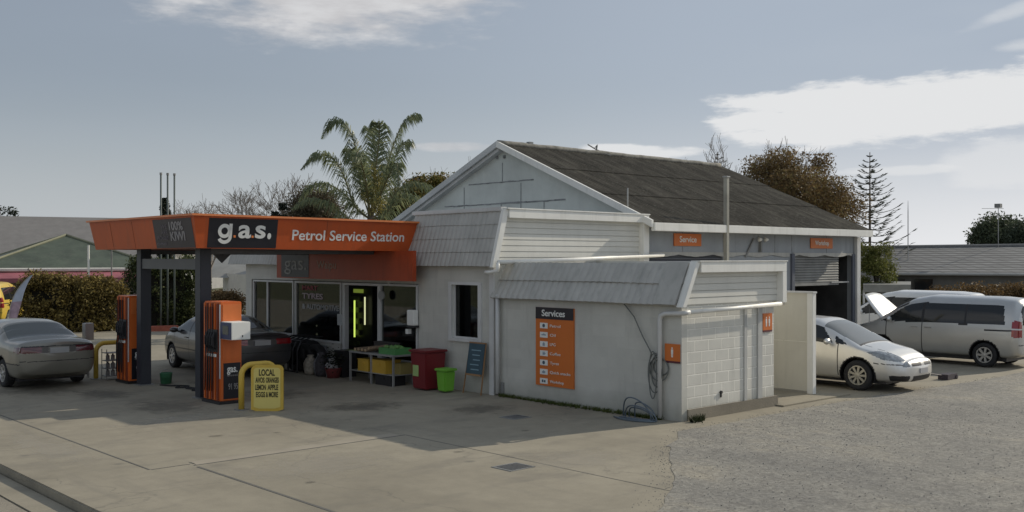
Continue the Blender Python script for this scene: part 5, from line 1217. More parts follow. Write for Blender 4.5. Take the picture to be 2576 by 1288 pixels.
make_car(VAN, 'white van roof showing beyond the silver people mover', (31.2, 15.4, 0), R(92), paintm('paint_white', (.78, .78, .76), .0, .3), name='parked_van')
VN2 = dict(VAN); VN2['L'] = 4.65
pv = at(-10, 44); make_car(VN2, 'yellow van half out of frame behind the flag at the far left', (pv.x, pv.y, 0), R(60), M('paint_yellow', (.60, .42, .06), .4, var=.06, coat=.4, obj=True), name='parked_van')
# trolley jack / ramp beside hatchback
r = root('trolley_jack', 'dark low trolley jack on the concrete before the silver van', 'jack', (23.6, 10.9, 0)); w = MB(); w.cbox((23.9, 10.8, .07), (.5, .24, .12)); w.tube([(23.7, 10.8, .1), (22.9, 11.2, .22)], .015, 6)
for y in (10.68, 10.92):
    w.lathe([(0, -.02), (.05, -.02), (.05, .02), (0, .02)], (24.1, y, .05), 10, axis='y')
w.build('frame', M('jack_dark', (.05, .04, .05), .5), r)

# ------------------------------------------------------------------ vegetation
def tg_(s_): return s_ * max(-1.7, min(1.7, random.gauss(0, 1)))
def leaf_cloud(mb, centres, n, spread, size, flat=1.0):
    for k in range(n):
        c = random.choice(centres); s = size * random.uniform(.6, 1.4)
        p = Vector(c[:3]) + Vector((tg_(spread * c[3]), tg_(spread * c[3]), tg_(spread * c[3] * flat)))
        a = Vector((random.gauss(0, 1), random.gauss(0, 1), random.gauss(0, 1))).normalized(); b = a.orthogonal().normalized(); b = Matrix.Rotation(random.uniform(0, 6.28), 3, a) @ b; d = a.cross(b)
        mb.add([p - b * s, p + d * s * .45, p + b * s, p - d * s * .45], [(0, 1, 2, 3)])
def branch(mb, p, d, L_, r_, depth, spread, twigs, tips=None, kids=3, grav=.05):
    pts = [p]; n = 4; q = p.copy(); dd = d.copy()
    for i in range(n): dd = (dd + Vector((random.gauss(0, .12), random.gauss(0, .12), random.gauss(0, .08) + grav))).normalized(); q = q + dd * (L_ / n); pts.append(q.copy())
    mb.tube(pts, [max(.009, r_ * (1 - .55 * i / n)) for i in range(n + 1)], 5 if r_ > .03 else 3, caps=False)
    if depth == 0:
        if tips is not None: tips.append(q.copy())
        return
    for k in range(kids + (depth == 1) * twigs):
        i = random.randint(1, n) if k else n; ax = Vector((random.gauss(0, 1), random.gauss(0, 1), random.gauss(0, 1))).normalized(); nd = (dd + ax * spread).normalized()
        branch(mb, pts[i], nd, L_ * random.uniform(.55, .8), r_ * .5, depth - 1, spread, twigs, tips, kids, grav)
m_bark = M('bark', (.13, .11, .09), .95, var=.3, scale=6); m_twig = M('twig_grey', (.30, .26, .22), .95, var=.2)
def tree(name, label, u, d, ztop, zbot, halfw, cols, n, size=.13, nclump=26, seed=1, shape=None, cat='tree'):
    random.seed(seed); P = at(u, d); r = root(name, label, cat, (P.x, P.y, 0)); tr = MB(); tips = []
    zc = (ztop + zbot) / 2; hz = (ztop - zbot) / 2
    tr.tube([(P.x, P.y, 0), (P.x + .05, P.y, zbot + hz * .3), (P.x, P.y + .1, zc + hz * .4)], [.05 * hz + .08, .04 * hz + .05, .03], 8)
    cs = []
    for k in range(nclump):
        for _ in range(30):
            v = Vector((random.uniform(-1, 1), random.uniform(-1, 1), random.uniform(-1, 1)))
            if v.length < 1: break
        v *= .35 + .65 * random.random() ** .4 / max(v.length, .3) * v.length
        sc = 1.0 if shape is None else shape((v.z + 1) / 2)
        c = Vector((P.x + v.x * halfw * sc, P.y + v.y * halfw * sc, zc + v.z * hz)); cs.append((c.x, c.y, c.z, random.uniform(.8, 1.35)))
        tr.tube([(P.x, P.y, max(.3, zbot + (c.z - zbot) * .35)), tuple((Vector((P.x, P.y, c.z - .3)) + c) / 2), tuple(c)], [.035, .022, .01], 4, caps=False)
    tr.build('trunk', m_bark, r); lf = MB(); leaf_cloud(lf, cs, n, halfw * (.17 if nclump != 75 else .125), size, .9); lf.build('crown', leaf_mat(name + '_leaf', cols), r); return r
def bare(name, label, u, d, ztop, seed, spread=.5, kids=3, r0=.09, lean=0, depth=4):
    random.seed(seed); P = at(u, d); r = root(name, label, 'tree', (P.x, P.y, 0)); mb = MB(); H_ = ztop; mb.tube([(P.x, P.y, 0), (P.x + lean, P.y, H_ * .4)], [r0 * 1.3, r0], 7)
    tw = MB(); 
    for k in range(3 + kids): branch(tw, Vector((P.x + lean, P.y, H_ * (.3 + .1 * random.random()))), Vector((random.gauss(0, .45), random.gauss(0, .45), 1)).normalized(), H_ * .30, r0 * .6, depth, spread, 2, None, kids, .06)
    zm = max(v[2] for v in tw.v); f = (ztop - H_ * .3) / max(.1, zm - H_ * .3); tw.v = [(v[0], v[1], H_ * .3 + (v[2] - H_ * .3) * f) for v in tw.v]
    mb.build('trunk', m_bark, r); tw.build('branches', m_twig, r); return r
# palm
def palm():
    random.seed(77); d0 = 40.0; P = at(932, d0); r = root('palm_tree', 'tall feathery palm rising behind the canopy and shop', 'tree', (P.x, P.y, 0)); zb = gz(585, d0)
    tr = MB(); tr.tube([(P.x, P.y, 0), (P.x, P.y, 2), (P.x, P.y, zb)], [.24, .2, .2], 10); tr.tube([(P.x, P.y, zb - .1), (P.x, P.y, zb + .9)], [.22, .1], 8); tr.build('trunk', m_bark, r)
    rt = Vector((math.sin(VA), -math.cos(VA), 0)); fw = Vector((math.cos(VA), math.sin(VA), 0)); C = Vector((P.x, P.y, zb + .5)); mb = MB(); rb_ = MB()
    def frond(pts, lw, dens=.034):
        P_ = [C + rt * p[0] + Vector((0, 0, p[1])) + fw * p[2] for p in pts]; n = 26; cur = []
        for i in range(n + 1):
            t_ = i / n * (len(P_) - 1); k = min(int(t_), len(P_) - 2); f = t_ - k
            a = P_[max(k - 1, 0)]; b = P_[k]; c = P_[k + 1]; e = P_[min(k + 2, len(P_) - 1)]
            cur.append(.5 * ((2 * b) + (c - a) * f + (2 * a - 5 * b + 4 * c - e) * f * f + (3 * b - a - 3 * c + e) * f ** 3))
        rb_.tube(cur, [.035 * (1 - .8 * i / n) + .005 for i in range(n + 1)], 5)
        tot = sum((cur[i + 1] - cur[i]).length for i in range(n)); m_ = int(tot / dens)
        for q in range(int(m_ * .12), m_):
            t_ = q / m_ * n; i = min(int(t_), n - 1); f = t_ - i; p = cur[i].lerp(cur[i + 1], f); tg = (cur[i + 1] - cur[i]).normalized(); g_ = q / m_
            L2 = lw * (math.sin(PI * min(1, (g_ * .85 + .17))) ** .6) * random.uniform(.75, 1.1)
            side = tg.cross(Vector((0, 0, 1)));
            if side.length < .2: side = rt.copy()
            side.normalize()
            for sg in (1, -1):
                dd = (side * sg * random.uniform(.35, .9) + tg * random.uniform(.45, .8) + Vector((0, 0, random.uniform(-.35, .25)))).normalized(); mid = p + dd * L2 * .5; end = mid + (dd * .5 + Vector((0, 0, -.95))).normalized() * L2 * .55
                wv = tg * .019; mb.add([p - wv, p + wv, mid + wv * 1.2, end, mid - wv * 1.2], [(0, 1, 2, 4), (4, 2, 3)])
    s = 2571 / d0 ; 
    def I(u, v, z): return ((u - 932) / s, (gz(v, d0) - C.z), z)
    F = [[(0, 0, 0), I(905, 470, .2), I(890, 370, .4), I(865, 312, .5), I(830, 302, .6), I(798, 345, .7)],
         [(0, 0, 0), I(895, 520, -.3), I(868, 440, -.6), I(840, 400, -.9), I(805, 398, -1.1), I(772, 435, -1.3)],
         [(0, 0, 0), I(935, 450, .3), I(938, 380, .5), I(928, 325, .7), I(915, 318, .9)], [(0, 0, 0), I(945, 440, -.3), I(955, 370, -.5), I(958, 325, -.6), I(950, 316, -.9)],
         [(0, 0, 0), I(960, 470, 0), I(985, 370, .2), I(1010, 310, .3), I(1035, 288, .4), I(1052, 292, .5)],
         [(0, 0, 0), I(950, 480, 1.0), I(975, 400, 1.6), I(1000, 345, 2.0), I(1018, 350, 2.3)],
         [(0, 0, 0), I(900, 530, .6), I(850, 480, 1.0), I(800, 455, 1.3), I(755, 465, 1.6), I(725, 505, 1.8)], [(0, 0, 0), I(890, 560, -.5), I(845, 520, -.9), I(795, 505, -1.2), I(750, 530, -1.4)],
         [(0, 0, 0), I(965, 520, .4), I(1000, 470, .8), I(1045, 455, 1.2), I(1085, 480, 1.5), I(1100, 520, 1.6)], [(0, 0, 0), I(970, 540, -.4), I(1010, 500, -.8), I(1050, 500, -1.0), I(1080, 545, -1.3)],
         [(0, 0, 0), I(930, 470, -1), I(925, 420, -1.8), I(925, 400, -2.6), I(925, 430, -3.3)], [(0, 0, 0), I(940, 480, 1.2), I(945, 420, 2.2), I(948, 400, 3.0), I(950, 430, 3.8)],
         [(0, 0, 0), I(920, 450, -.9), I(905, 400, -1.4), I(898, 390, -1.9), I(890, 430, -2.4)], [(0, 0, 0), I(975, 460, -.6), I(1000, 420, -1.0), I(1010, 430, -1.5), I(1015, 480, -1.8)]]
    for i, f in enumerate(F): frond(f, .95 if i < 6 else .75)
    mb.build('fronds', leaf_mat('palm_leaf', [(.11, .14, .09), (.18, .22, .13), (.33, .34, .17)], .45, .35), r); rb_.build('frond_stems', M('frond_stem', (.14, .13, .06), .6), r)
    # flower cluster hanging at the heart
    fc_ = MB(); leaf_cloud(fc_, [((C + rt * random.uniform(-.2, .5) + fw * random.uniform(-.6, -.2)).x, (C + fw * -.5).y + random.uniform(-.2, .2), C.z + random.uniform(.4, 1.9), 1) for _ in range(12)], 1500, .16, .05); fc_.build('flower_spray', leaf_mat('palm_flower', [(.20, .18, .06), (.38, .33, .10)]), r)
palm()
tree('autumn_tree', 'big round tree in brown autumn leaf behind the workshop roof', 2003, 50, gz(372, 50), 2.6, 3.0, [(.08, .060, .036), (.15, .105, .052), (.23, .15, .065), (.22, .20, .08)], 80000, .062, 75, 11, lambda t: .6 + .5 * math.sin(PI * min(1, t * .8 + .1)))
tree('green_bush', 'small olive green bush beyond the far end of the workshop', 2205, 46, gz(585, 46), .3, 1.15, [(.07, .085, .025), (.14, .155, .04), (.2, .19, .06)], 9000, .06, 18, 12, cat='bush')
tree('dark_round_tree', 'dark broad tree behind the tiled house at the right edge', 2515, 62, gz(545, 62), 3.0, 1.7, [(.05, .065, .045), (.09, .11, .065), (.13, .15, .08)], 20000, .085, 70, 13)
tree('dark_round_tree', 'dark spreading tree running out of frame behind the tiled house', 2600, 60, gz(558, 60), 3.0, 1.8, [(.05, .065, .045), (.09, .11, .065)], 13000, .085, 50, 23)
tree('dark_evergreen', 'dark round topped evergreen between the palm and the gable', 1052, 66, gz(412, 66), 2, 1.15, [(.02, .032, .022), (.045, .06, .036)], 12000, .10, 36, 14, lambda t: 1.15 - .75 * t)
tree('golden_bush', 'green and golden bushy tree right of the palm behind the shop', 1072, 46, gz(426, 46), 3.2, 1.2, [(.05, .065, .02), (.13, .13, .035), (.24, .19, .05), (.30, .18, .06)], 16000, .07, 80, 15, lambda t: 1.25 - .3 * t)
tree('golden_bush', 'shorter olive bush directly right of the palm trunk', 1005, 44, gz(472, 44), 3.2, .95, [(.05, .065, .02), (.12, .115, .035), (.26, .17, .06)], 10000, .07, 60, 35, lambda t: 1.25 - .3 * t)
tree('brown_bush', 'brown grey bushy tree left of the palm above the canopy', 795, 52, gz(450, 52), 3.6, 1.45, [(.05, .042, .03), (.12, .10, .065), (.19, .16, .09)], 20000, .06, 90, 16, lambda t: 1.15 - .25 * t)
tree('dark_shrub', 'small dark conifer shrub above the canopy letters', 708, 50, gz(505, 50), 1.2, .62, [(.012, .018, .014), (.03, .04, .028)], 6000, .065, 20, 17)
tree('pointed_conifer', 'dark pointed conifer behind the three vent pipes', 413, 66, gz(478, 66), 2, .75, [(.012, .02, .014), (.03, .042, .026)], 11000, .08, 44, 18, lambda t: 1.15 - 1.1 * t)
tree('far_tree', 'dark treetop showing over the grey hall at the left edge', 8, 95, gz(522, 95), 3, 1.6, [(.02, .03, .02), (.04, .05, .03)], 2500, .14, 16, 19)
bare('bare_tree', 'leafless grey tree left of the brown bush above the canopy sign', 690, 55, gz(436, 55), 41, .62, 4, .08)
bare('bare_tree', 'low leafless tree above the near corner of the canopy', 528, 60, gz(486, 60), 42, .8, 4, .07)
bare('bare_tree', 'slim leafless tree just left of the gable slope', 1120, 60, gz(392, 60), 43, .45, 3, .07)
bare('bare_tree', 'thin leafless poplar standing over the autumn tree', 1908, 54, gz(335, 54), 44, .25, 3, .07)
bare('bare_tree', 'second bare slim tree left of the tall poplar', 1880, 56, gz(372, 56), 45, .35, 2, .05)
# norfolk pines
def norfolk(label, u, d, ztop, rmax, z0, seed, tiers, sp=1.0):
    random.seed(seed); P = at(u, d); r = root('norfolk_pine', label, 'tree', (P.x, P.y, 0)); t_ = MB(); t_.tube([(P.x, P.y, 0), (P.x, P.y, ztop)], [.11, .02], 8); t_.build('trunk', m_bark, r); mb = MB(); lf = MB()
    for k in range(tiers):
        f = k / (tiers - 1); z = z0 + (ztop - .25 - z0) * f ** .9; rr = rmax * (1 - f) ** .8 + .16; nb = 6 if f < .8 else 5; a0 = random.uniform(0, 6)
        for b in range(nb):
            a = a0 + 2 * PI * b / nb + random.uniform(-.2, .2); L_ = rr * random.uniform(.75, 1.15); pts = []
            for i in range(6): g_ = i / 5; pts.append(Vector((P.x + math.cos(a) * L_ * g_, P.y + math.sin(a) * L_ * g_, z - .10 * L_ * math.sin(PI * g_ * .8) + .34 * L_ * g_ * g_)))
            mb.tube(pts, [.022 * (1 - .7 * i / 5) for i in range(6)], 4, caps=False)
            for q in range(int(17 * sp)):
                g_ = random.uniform(.3, 1); i = min(4, int(g_ * 5)); p = pts[i].lerp(pts[i + 1], g_ * 5 - i); s2 = random.choice((-1, 1)); dv_ = Vector((-math.sin(a) * s2 * .8 + math.cos(a) * .6, math.cos(a) * s2 * .8 + math.sin(a) * .6, .25)); L3 = (.08 + .14 * L_ * (1 - abs(g_ - .75))) ; e = p + dv_ * L3; wv = Vector((0, 0, .022)); lf.add([p - wv, e, p + wv], [(0, 1, 2)]); wv = Vector((math.cos(a) * .022, math.sin(a) * .022, 0)); lf.add([p - wv, e, p + wv], [(0, 1, 2)])
    mb.build('branches', m_bark, r); lf.build('needles', leaf_mat('norfolk_leaf', [(.06, .072, .055), (.10, .115, .08)], .3), r)
norfolk('tall airy norfolk pine beyond the right end of the workshop', 2187, 58, gz(383, 58), 2.25, 2.6, 51, 19, 1.3)
norfolk('distant norfolk pine tip showing over the roof ridge', 1804, 80, gz(382, 80), 1.9, 7.2, 52, 12)

# hedges
def hedge(name, label, pts, wd, h, cols, n, seed, size=.06, lump=.25, cat='hedge'):
    random.seed(seed); r = root(name, label, cat, (pts[0][0], pts[0][1], 0)); P = [Vector((p[0], p[1], 0)) for p in pts]; mb = MB(); st_ = MB()
    tot = [(P[i + 1] - P[i]).length for i in range(len(P) - 1)]; TL = sum(tot); cs = []
    for k in range(max(60, n // 60)):
        q = random.random() * TL; f0 = q / TL; i = 0
        while q > tot[i] and i < len(tot) - 1: q -= tot[i]; i += 1
        c = P[i].lerp(P[i + 1], q / tot[i]); dr = (P[i + 1] - P[i]).normalized(); nr = Vector((-dr.y, dr.x, 0)); taper = (1 - abs(2 * f0 - 1) ** 6) ** .5
        hh = h * (.55 + .45 * taper) * (1 + lump * mnoise.noise(Vector((c.x * .8, c.y * .8, seed)))); a = random.uniform(-.2, PI + .2); rr = 1 + .25 * mnoise.noise(Vector((c.x * 1.3, c.y * 1.3, a * 1.5)))
        x_ = math.copysign(abs(math.cos(a)) ** .6, math.cos(a)) * wd * rr * .9; z_ = hh * (random.random() if abs(math.cos(a)) > .6 else .84 + .12 * random.random())
        cs.append((c.x + nr.x * x_, c.y + nr.y * x_, max(.12, z_ - .05), random.uniform(.7, 1.3)))
    leaf_cloud(mb, cs, n, .15, size, .9)
    mb.v = [(p[0], p[1], max(p[2], .01)) for p in mb.v]
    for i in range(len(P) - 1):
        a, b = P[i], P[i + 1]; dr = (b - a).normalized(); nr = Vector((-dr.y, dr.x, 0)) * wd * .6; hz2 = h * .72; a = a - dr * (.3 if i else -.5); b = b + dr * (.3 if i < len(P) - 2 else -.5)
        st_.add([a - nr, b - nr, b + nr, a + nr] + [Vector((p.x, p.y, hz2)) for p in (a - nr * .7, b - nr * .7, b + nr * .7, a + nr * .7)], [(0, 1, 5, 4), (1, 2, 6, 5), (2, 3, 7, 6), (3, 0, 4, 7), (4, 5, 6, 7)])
    st_.build('dark_core', M('hedge_core', (.018, .016, .010), 1), r); mb.build('foliage', leaf_mat(name + '_leaf', cols), r); return r  # solid near-black block filling the hedge behind the leaves
hA, hB = at(48, 39.5), at(305, 41); hedge('bronze_hedge', 'bronze and olive clipped hedge behind the grey green sedan', [hA, at(180, 40), hB], .85, 2.22, [(.04, .032, .013), (.11, .082, .026), (.22, .165, .05), (.42, .33, .11)], 30000, 61, .058, .3)
hC, hD = at(385, 43), at(505, 44); hedge('green_hedge', 'tall green shrubbery behind the vent pipes between the posts', [at(330, 43), hC, hD], .9, 2.95, [(.02, .028, .012), (.06, .078, .028), (.16, .17, .06)], 24000, 62, .058, .3)
hE, hF = at(520, 42), at(610, 43); hedge('russet_hedge', 'russet shrub behind the near fuel pump', [hE, hF], .8, 1.45, [(.05, .036, .02), (.14, .09, .04), (.22, .15, .07)], 9000, 63, .055, .3)
hedge('brown_hedge', 'brown leafed hedge in front of the tiled house at right', [at(2330, 46), at(2450, 46), at(2560, 47), at(2650, 47)], .8, 1.55, [(.07, .048, .024), (.16, .105, .048), (.24, .155, .065)], 22000, 64, .06, .35)

# ------------------------------------------------------------------ neighbours
# three tank vent pipes with planter kerb
for i, (u, lb) in enumerate(((404, 'leftmost of the three tall vent pipes before the green shrubbery'), (421, 'middle one of the three tall vent pipes'), (438, 'rightmost of the three tall vent pipes'))):
    P = at(u, 40.3 + .2 * i); r = root('tank_vent', lb, 'pipe', (P.x, P.y, 0), group='three tank vent pipes'); w = MB(); w.tube([(P.x, P.y, 0), (P.x, P.y, gz(440, 40.3))], .035, 8); w.build('pipe', M('vent_green_grey_%d' % i, (.10, .12, .11), .6), r, smooth=True); w = MB(); w.tube([(P.x, P.y, gz(440, 40.3)), (P.x, P.y, gz(438, 40.3) + .06)], .05, 8); w.build('cowl', m_steeld, r)
a, b = at(380, 39.8), at(448, 40.2); w = MB(); dr = (b - a).normalized(); nr = Vector((-dr.y, dr.x, 0)); r = root('planter_kerb', 'low red brick planter edge at the foot of the vent pipes', 'planter', (a.x, a.y, 0))
w.add([a, b, b + nr * .4, a + nr * .4] + [p + Vector((0, 0, .2)) for p in (a, b, b + nr * .4, a + nr * .4)], [(0, 1, 5, 4), (4, 5, 6, 7), (2, 3, 7, 6), (1, 2, 6, 5), (3, 0, 4, 7)]); w.build('brickwork', M('brick_red', (.36, .10, .06), .8, var=.3, scale=8), r)
def pyr_house(name, label, c00, c10, depth_v, zw, ze, za, m_rf, m_wl, over=.5, gut=True, apex=(.48, .5)):
    c00, c10 = Vector(c00), Vector(c10); dr = (c10 - c00); bk = Vector((-dr.y, dr.x, 0)).normalized() * depth_v
    if bk.dot(Vector((math.cos(VA), math.sin(VA), 0))) < 0: bk = -bk
    r = root(name, label, 'house', ((c00 + c10) / 2)[:]); Q = [c00, c10, c10 + bk, c00 + bk]
    w = MB(); w.add([Vector((q.x, q.y, 0)) for q in Q] + [Vector((q.x, q.y, ze)) for q in Q], [(0, 1, 5, 4), (1, 2, 6, 5), (2, 3, 7, 6), (3, 0, 4, 7)]); w.build('wall', m_wl, r)
    cc = (Q[0] + Q[2]) / 2; E = [cc + (q - cc) * (1 + over / (q - cc).length) for q in Q]; ap = c00 + dr * apex[0] + bk * apex[1]; ap.z = za
    w = MB(); E3 = [Vector((e.x, e.y, ze)) for e in E]; 
    for i in range(4): w.add([E3[i], E3[(i + 1) % 4], ap], [(0, 1, 2)])
    w.add([Vector((e.x, e.y, ze - .02)) for e in E], [(3, 2, 1, 0)]); rf = w.build('roof', m_rf, r)
    w = MB()
    for i in range(4): w.tube([E3[i], ap + Vector((0, 0, .02))], .07, 6)
    w.build('hip_capping', M(name + '_hip', (.20, .20, .13), .7), rf)
    if gut: w = MB(); w.tube([e + Vector((0, 0, -.05)) for e in E3] + [E3[0] + Vector((0, 0, -.05))], .09, 6); w.build('gutter', M(name + '_gutter', (.62, .60, .54), .5), r)
    return r, E3, ap
m_grroof = M('green_iron', (.075, .095, .065), .6, var=.35, scale=1.2, streak=.4, streak_c=(.16, .15, .12))
c0, c1 = at(-60, 46), at(395, 50); c0.z = c1.z = 0
gh, E3, ap = pyr_house('green_house', 'house with green hipped iron roof and white gutter behind the hedge', c0, c1, 9, 2.3, gz(676, 47), gz(593, 53), m_grroof, M('house_wall', (.42, .38, .36), .8), apex=(.545, .5))
w = MB(); a, b = E3[0], E3[1]; dr = (b - a).normalized(); fr_ = Vector((dr.y, -dr.x, 0)); 
if fr_.dot(Vector((math.cos(VA), math.sin(VA), 0))) > 0: fr_ = -fr_
bb = a + (b - a) * .93
w.add([a + Vector((0, 0, -.16)), bb + Vector((0, 0, -.16)), bb + fr_ * .9 + Vector((0, 0, -.42)), a + fr_ * .9 + Vector((0, 0, -.42)), bb + fr_ * .9 + Vector((0, 0, -.62)), a + fr_ * .9 + Vector((0, 0, -.62)), a + Vector((0, 0, -.18)), bb + Vector((0, 0, -.18))], [(0, 3, 2, 1), (3, 5, 4, 2)])
w.build('awning', M('awning_maroon', (.34, .11, .13), .7, var=.35, scale=1.0), gh)
w = MB(); P = at(222, 45.5); w.tube([(P.x, P.y, 0), (P.x, P.y, gz(617, 45.5))], .045, 8); tag(w.build('white_pole', m_white, loc=(P.x, P.y, 0)), 'short white pole standing before the green iron roof', 'pole')
w = MB(); P = at(280, 46); w.tube([(P.x, P.y, 0), (P.x, P.y, gz(625, 46))], .03, 8); tag(w.build('lamp_pole', m_steeld, loc=(P.x, P.y, 0)), 'thin dark pole under the left end of the canopy', 'pole')
# grey hall
r = root('grey_hall', 'long hall with a broad dull grey roof at the far left', 'building', at(150, 80)[:]); a, b = at(-260, 74), at(400, 82); bk = Vector((math.cos(VA), math.sin(VA), 0)) * 9
w = MB(); rg = gz(541, 74); A2, B2 = a + bk, b + bk; A2.z = rg + .35; B2.z = rg + .35; a.z = b.z = 2.9; w.add([a, b, B2, A2, a + bk * 2, b + bk * 2], [(0, 1, 2, 3), (3, 2, 5, 4)]); w.add([b, b + bk * 2, B2], [(0, 1, 2)]); w.build('roof', M('dull_grey_roof', (.20, .19, .18), .8, var=.15, streak=.2), r)
w = MB(); w.add([Vector((a.x, a.y, 0)), Vector((b.x, b.y, 0)), b, a], [(0, 1, 2, 3)]); w.add([Vector((b.x, b.y, 0)), Vector(((b + bk * 2).x, (b + bk * 2).y, 0)), b + bk * 2, b], [(0, 1, 2, 3)]); w.build('wall', M('hall_wall', (.3, .3, .29), .8), r)
# pale shed seen between post and shop
r = root('pale_shed', 'pale sunlit shed seen between the near post and the shop corner', 'building', at(590, 58)[:]); a, b = at(597, 56), at(640, 56); c_ = at(560, 62)
w = MB(); zt = gz(690, 56); w.add([a, b, Vector((b.x, b.y, zt)), Vector((a.x, a.y, zt)), c_, Vector((c_.x, c_.y, zt))], [(0, 1, 2, 3), (4, 0, 3, 5)]); w.build('wall', M('shed_wall', (.72, .69, .62), .7, var=.1), r)
a, b = at(530, 60), at(680, 58); w = MB(); a.z = b.z = gz(700, 58); a2, b2 = at(530, 66), at(680, 64); a2.z = b2.z = gz(640, 66); w.add([a, b, b2, a2], [(0, 1, 2, 3)]); w.build('roof', M('shed_roof', (.32, .32, .30), .7), r)
# feather flag
P = at(50, 38); r = root('feather_flag', 'blue white and pink feather flag at the left end of the hedge', 'flag', (P.x, P.y, 0)); rt = Vector((math.sin(VA), -math.cos(VA), 0)); w = MB(); pl = MB(); Lp = []; Rp = []
for i in range(13):
    f = i / 12; z = .25 + 1.95 * f; xo = -.42 + .05 * f + .75 * f ** 3; Lp.append(P + rt * xo + Vector((0, 0, z))); Rp.append(P + rt * (xo + .10 + .26 * math.sin(PI * min(1, f * .9 + .1)) ) + Vector((0, 0, z + .04)))
for i in range(12): w.add([Lp[i], Rp[i], Rp[i + 1], Lp[i + 1]], [(0, 1, 2, 3)], 0 if i > 5 else 1)
cl = w.build('cloth', [M('flag_blue', (.40, .45, .55), .8, var=.2), M('flag_pink', (.38, .28, .34), .8, var=.4, scale=4)], r); bm_ = bmesh.new(); bm_.from_mesh(cl.data); bmesh.ops.remove_doubles(bm_, verts=bm_.verts, dist=.001); bm_.to_mesh(cl.data); bm_.free(); md = cl.modifiers.new('thick', 'SOLIDIFY'); md.thickness = .006
pl.tube([P + rt * -.43] + [q - rt * .01 for q in Lp], .015, 6); pl.build('pole', m_steel, r)
# tiled house right
m_tile = tile_mat('grey_tiles', (.25, .25, .245), .4, .12, 'x', .36)
r = root('tiled_house', 'long low house with grey tiled roof behind the parked vans', 'house', at(2400, 52)[:]); a, b = at(2050, 54), at(2720, 50); a.z = b.z = gz(690, 52); A2, B2 = at(2050, 59), at(2720, 55); A2.z = gz(624, 57) ; B2.z = gz(617, 56)
w = MB(); w.add([a, b, B2, A2], [(0, 1, 2, 3)]); w.add([A2, B2, at(2720, 60, 2), at(2050, 64, 2)], [(0, 1, 2, 3)]); w.build('roof', m_tile, r)
w = MB(); w.tube([A2 + Vector((0, 0, .03)), B2 + Vector((0, 0, .03))], .09, 6); w.build('ridge', M('ridge_tile', (.2, .2, .195), .8), r)
w = MB(); w.tube([a, b], .07, 6); w.build('gutter', M('gutter_grey', (.35, .35, .33), .6), r)
w = MB(); i0 = Vector((math.cos(VA), math.sin(VA), 0)) * .5; w.add([Vector((a.x, a.y, 0)) + i0, Vector((b.x, b.y, 0)) + i0, b + i0, a + i0], [(0, 1, 2, 3)]); w.build('wall', M('house_wall_dark', (.16, .155, .14), .8, var=.2), r)
for u in (2230, 2300, 2560):
    p, q = at(u, 52.6), at(u + 45, 52.4); w = MB(); w.add([Vector((p.x, p.y, .9)), Vector((q.x, q.y, .9)), Vector((q.x, q.y, 1.8)), Vector((p.x, p.y, 1.8))], [(0, 1, 2, 3)]); w.build('window', m_cglass, r)
r = root('lean_to', 'grey flat roofed lean-to at the left end of the tiled house', 'building', at(2190, 50)[:]); a, b = at(2130, 50), at(2242, 50); w = MB(); w.add([a, b, Vector((b.x, b.y, gz(640, 50))), Vector((a.x, a.y, gz(640, 50)))], [(0, 1, 2, 3)]); w.build('wall', M('leanto_wall', (.22, .22, .21), .8), r); a2, b2 = at(2130, 54), at(2242, 54)
w = MB(); zz = gz(628, 50); w.add([Vector((a.x, a.y, zz - .2)), Vector((b.x, b.y, zz - .2)), Vector((b.x, b.y, zz)), Vector((a.x, a.y, zz)), Vector((b2.x, b2.y, zz)), Vector((a2.x, a2.y, zz))], [(0, 1, 2, 3), (3, 2, 4, 5)]); w.build('roof', M('leanto_roof', (.34, .33, .31), .7), r)
P = at(2283, 55); w = MB(); w.tube([(P.x, P.y, 2), (P.x, P.y, gz(535, 55)), (P.x, P.y, gz(505, 55))], [.03, .025, .01], 6); tag(w.build('radio_mast', m_steel, loc=(P.x, P.y, 2)), 'thin radio whip standing on the tiled roof right of the pine', 'antenna')
P = at(2510, 56); r = root('tv_aerial', 'television aerial on a short mast above the tiled house', 'antenna', (P.x, P.y, 3)); w = MB(); zz = gz(520, 56); w.tube([(P.x, P.y, 3), (P.x, P.y, zz + .1)], .02, 6); w.build('mast', m_steel, r)
w = MB(); w.tube([P + rt * -.9 + Vector((0, 0, zz - .1)), P + rt * .3 + Vector((0, 0, zz - .1))], .012, 4)
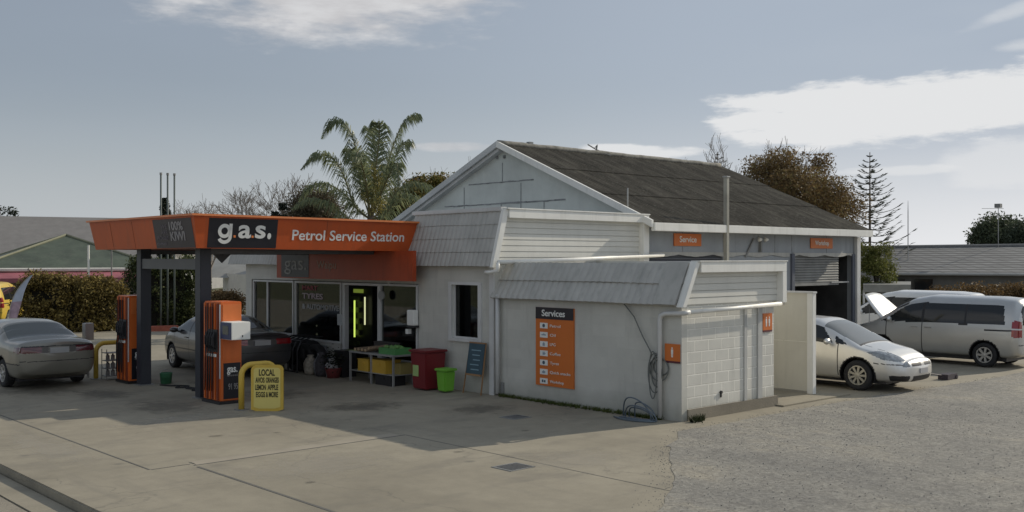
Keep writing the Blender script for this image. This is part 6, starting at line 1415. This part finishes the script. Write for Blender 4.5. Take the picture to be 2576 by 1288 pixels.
for k in range(8): q = P + rt * (-.85 + .15 * k) + Vector((0, 0, zz - .1)); w.tube([q - Vector((.18, .12, 0)), q + Vector((.18, .12, 0))], .008, 4)
w.cbox((P.x, P.y, zz + .05), (.3, .3, .22)); w.build('elements', m_steeld, r)
# sheds / low clutter between workshop and van
r = root('carport', 'low pale carport between the workshop corner and the raised bonnet', 'building', at(2215, 44)[:]); w = MB(); a, b = at(2170, 44), at(2290, 44); w.add([Vector((a.x, a.y, gz(735, 44))), Vector((b.x, b.y, gz(735, 44))), Vector((b.x, b.y, gz(716, 44))), Vector((a.x, a.y, gz(716, 44)))], [(0, 1, 2, 3)]); a2, b2 = at(2170, 47), at(2290, 47); w.add([Vector((a.x, a.y, gz(716, 44))), Vector((b.x, b.y, gz(716, 44))), Vector((b2.x, b2.y, gz(712, 44))), Vector((a2.x, a2.y, gz(712, 44)))], [(0, 1, 2, 3)]); w.build('roof', M('carport_roof', (.24, .24, .22), .6, var=.3), r)
w = MB()
for u in (2172, 2230, 2288): P = at(u, 44.1); w.tube([(P.x, P.y, 0), (P.x, P.y, gz(730, 44))], .05, 6)
w.build('posts', m_trimg, r)
w = MB(); a2, b2 = at(2170, 46.9), at(2290, 46.9); w.add([a2, b2, Vector((b2.x, b2.y, gz(718, 46))), Vector((a2.x, a2.y, gz(718, 46)))], [(0, 1, 2, 3)]); w.build('back_wall', m_steeld, r)
# distant hills
w = MB(); random.seed(2); n = 120; vs = []
for i in range(n + 1):
    u = -900 + 5200 * i / n; d = 700 + 60 * math.sin(i * .3); p = at(u, d); h = 5 + 7 * abs(mnoise.noise(Vector((i * .12, 3, 0)))) + 4 * mnoise.noise(Vector((i * .4, 8, 0))); q = at(u, d + 120); vs += [(p.x, p.y, -1), (p.x * 1.03, p.y * 1.03, h * .8), (q.x, q.y, h), (q.x * 1.2, q.y * 1.2, -1)]
w.add(vs, [(4 * i + k, 4 * i + 4 + k, 4 * i + 5 + k, 4 * i + 1 + k) for i in range(n) for k in range(3)]); tag(w.build('hills', M('far_hill', (.10, .12, .09), 1), loc=(300, 300, 0)), kind='structure')
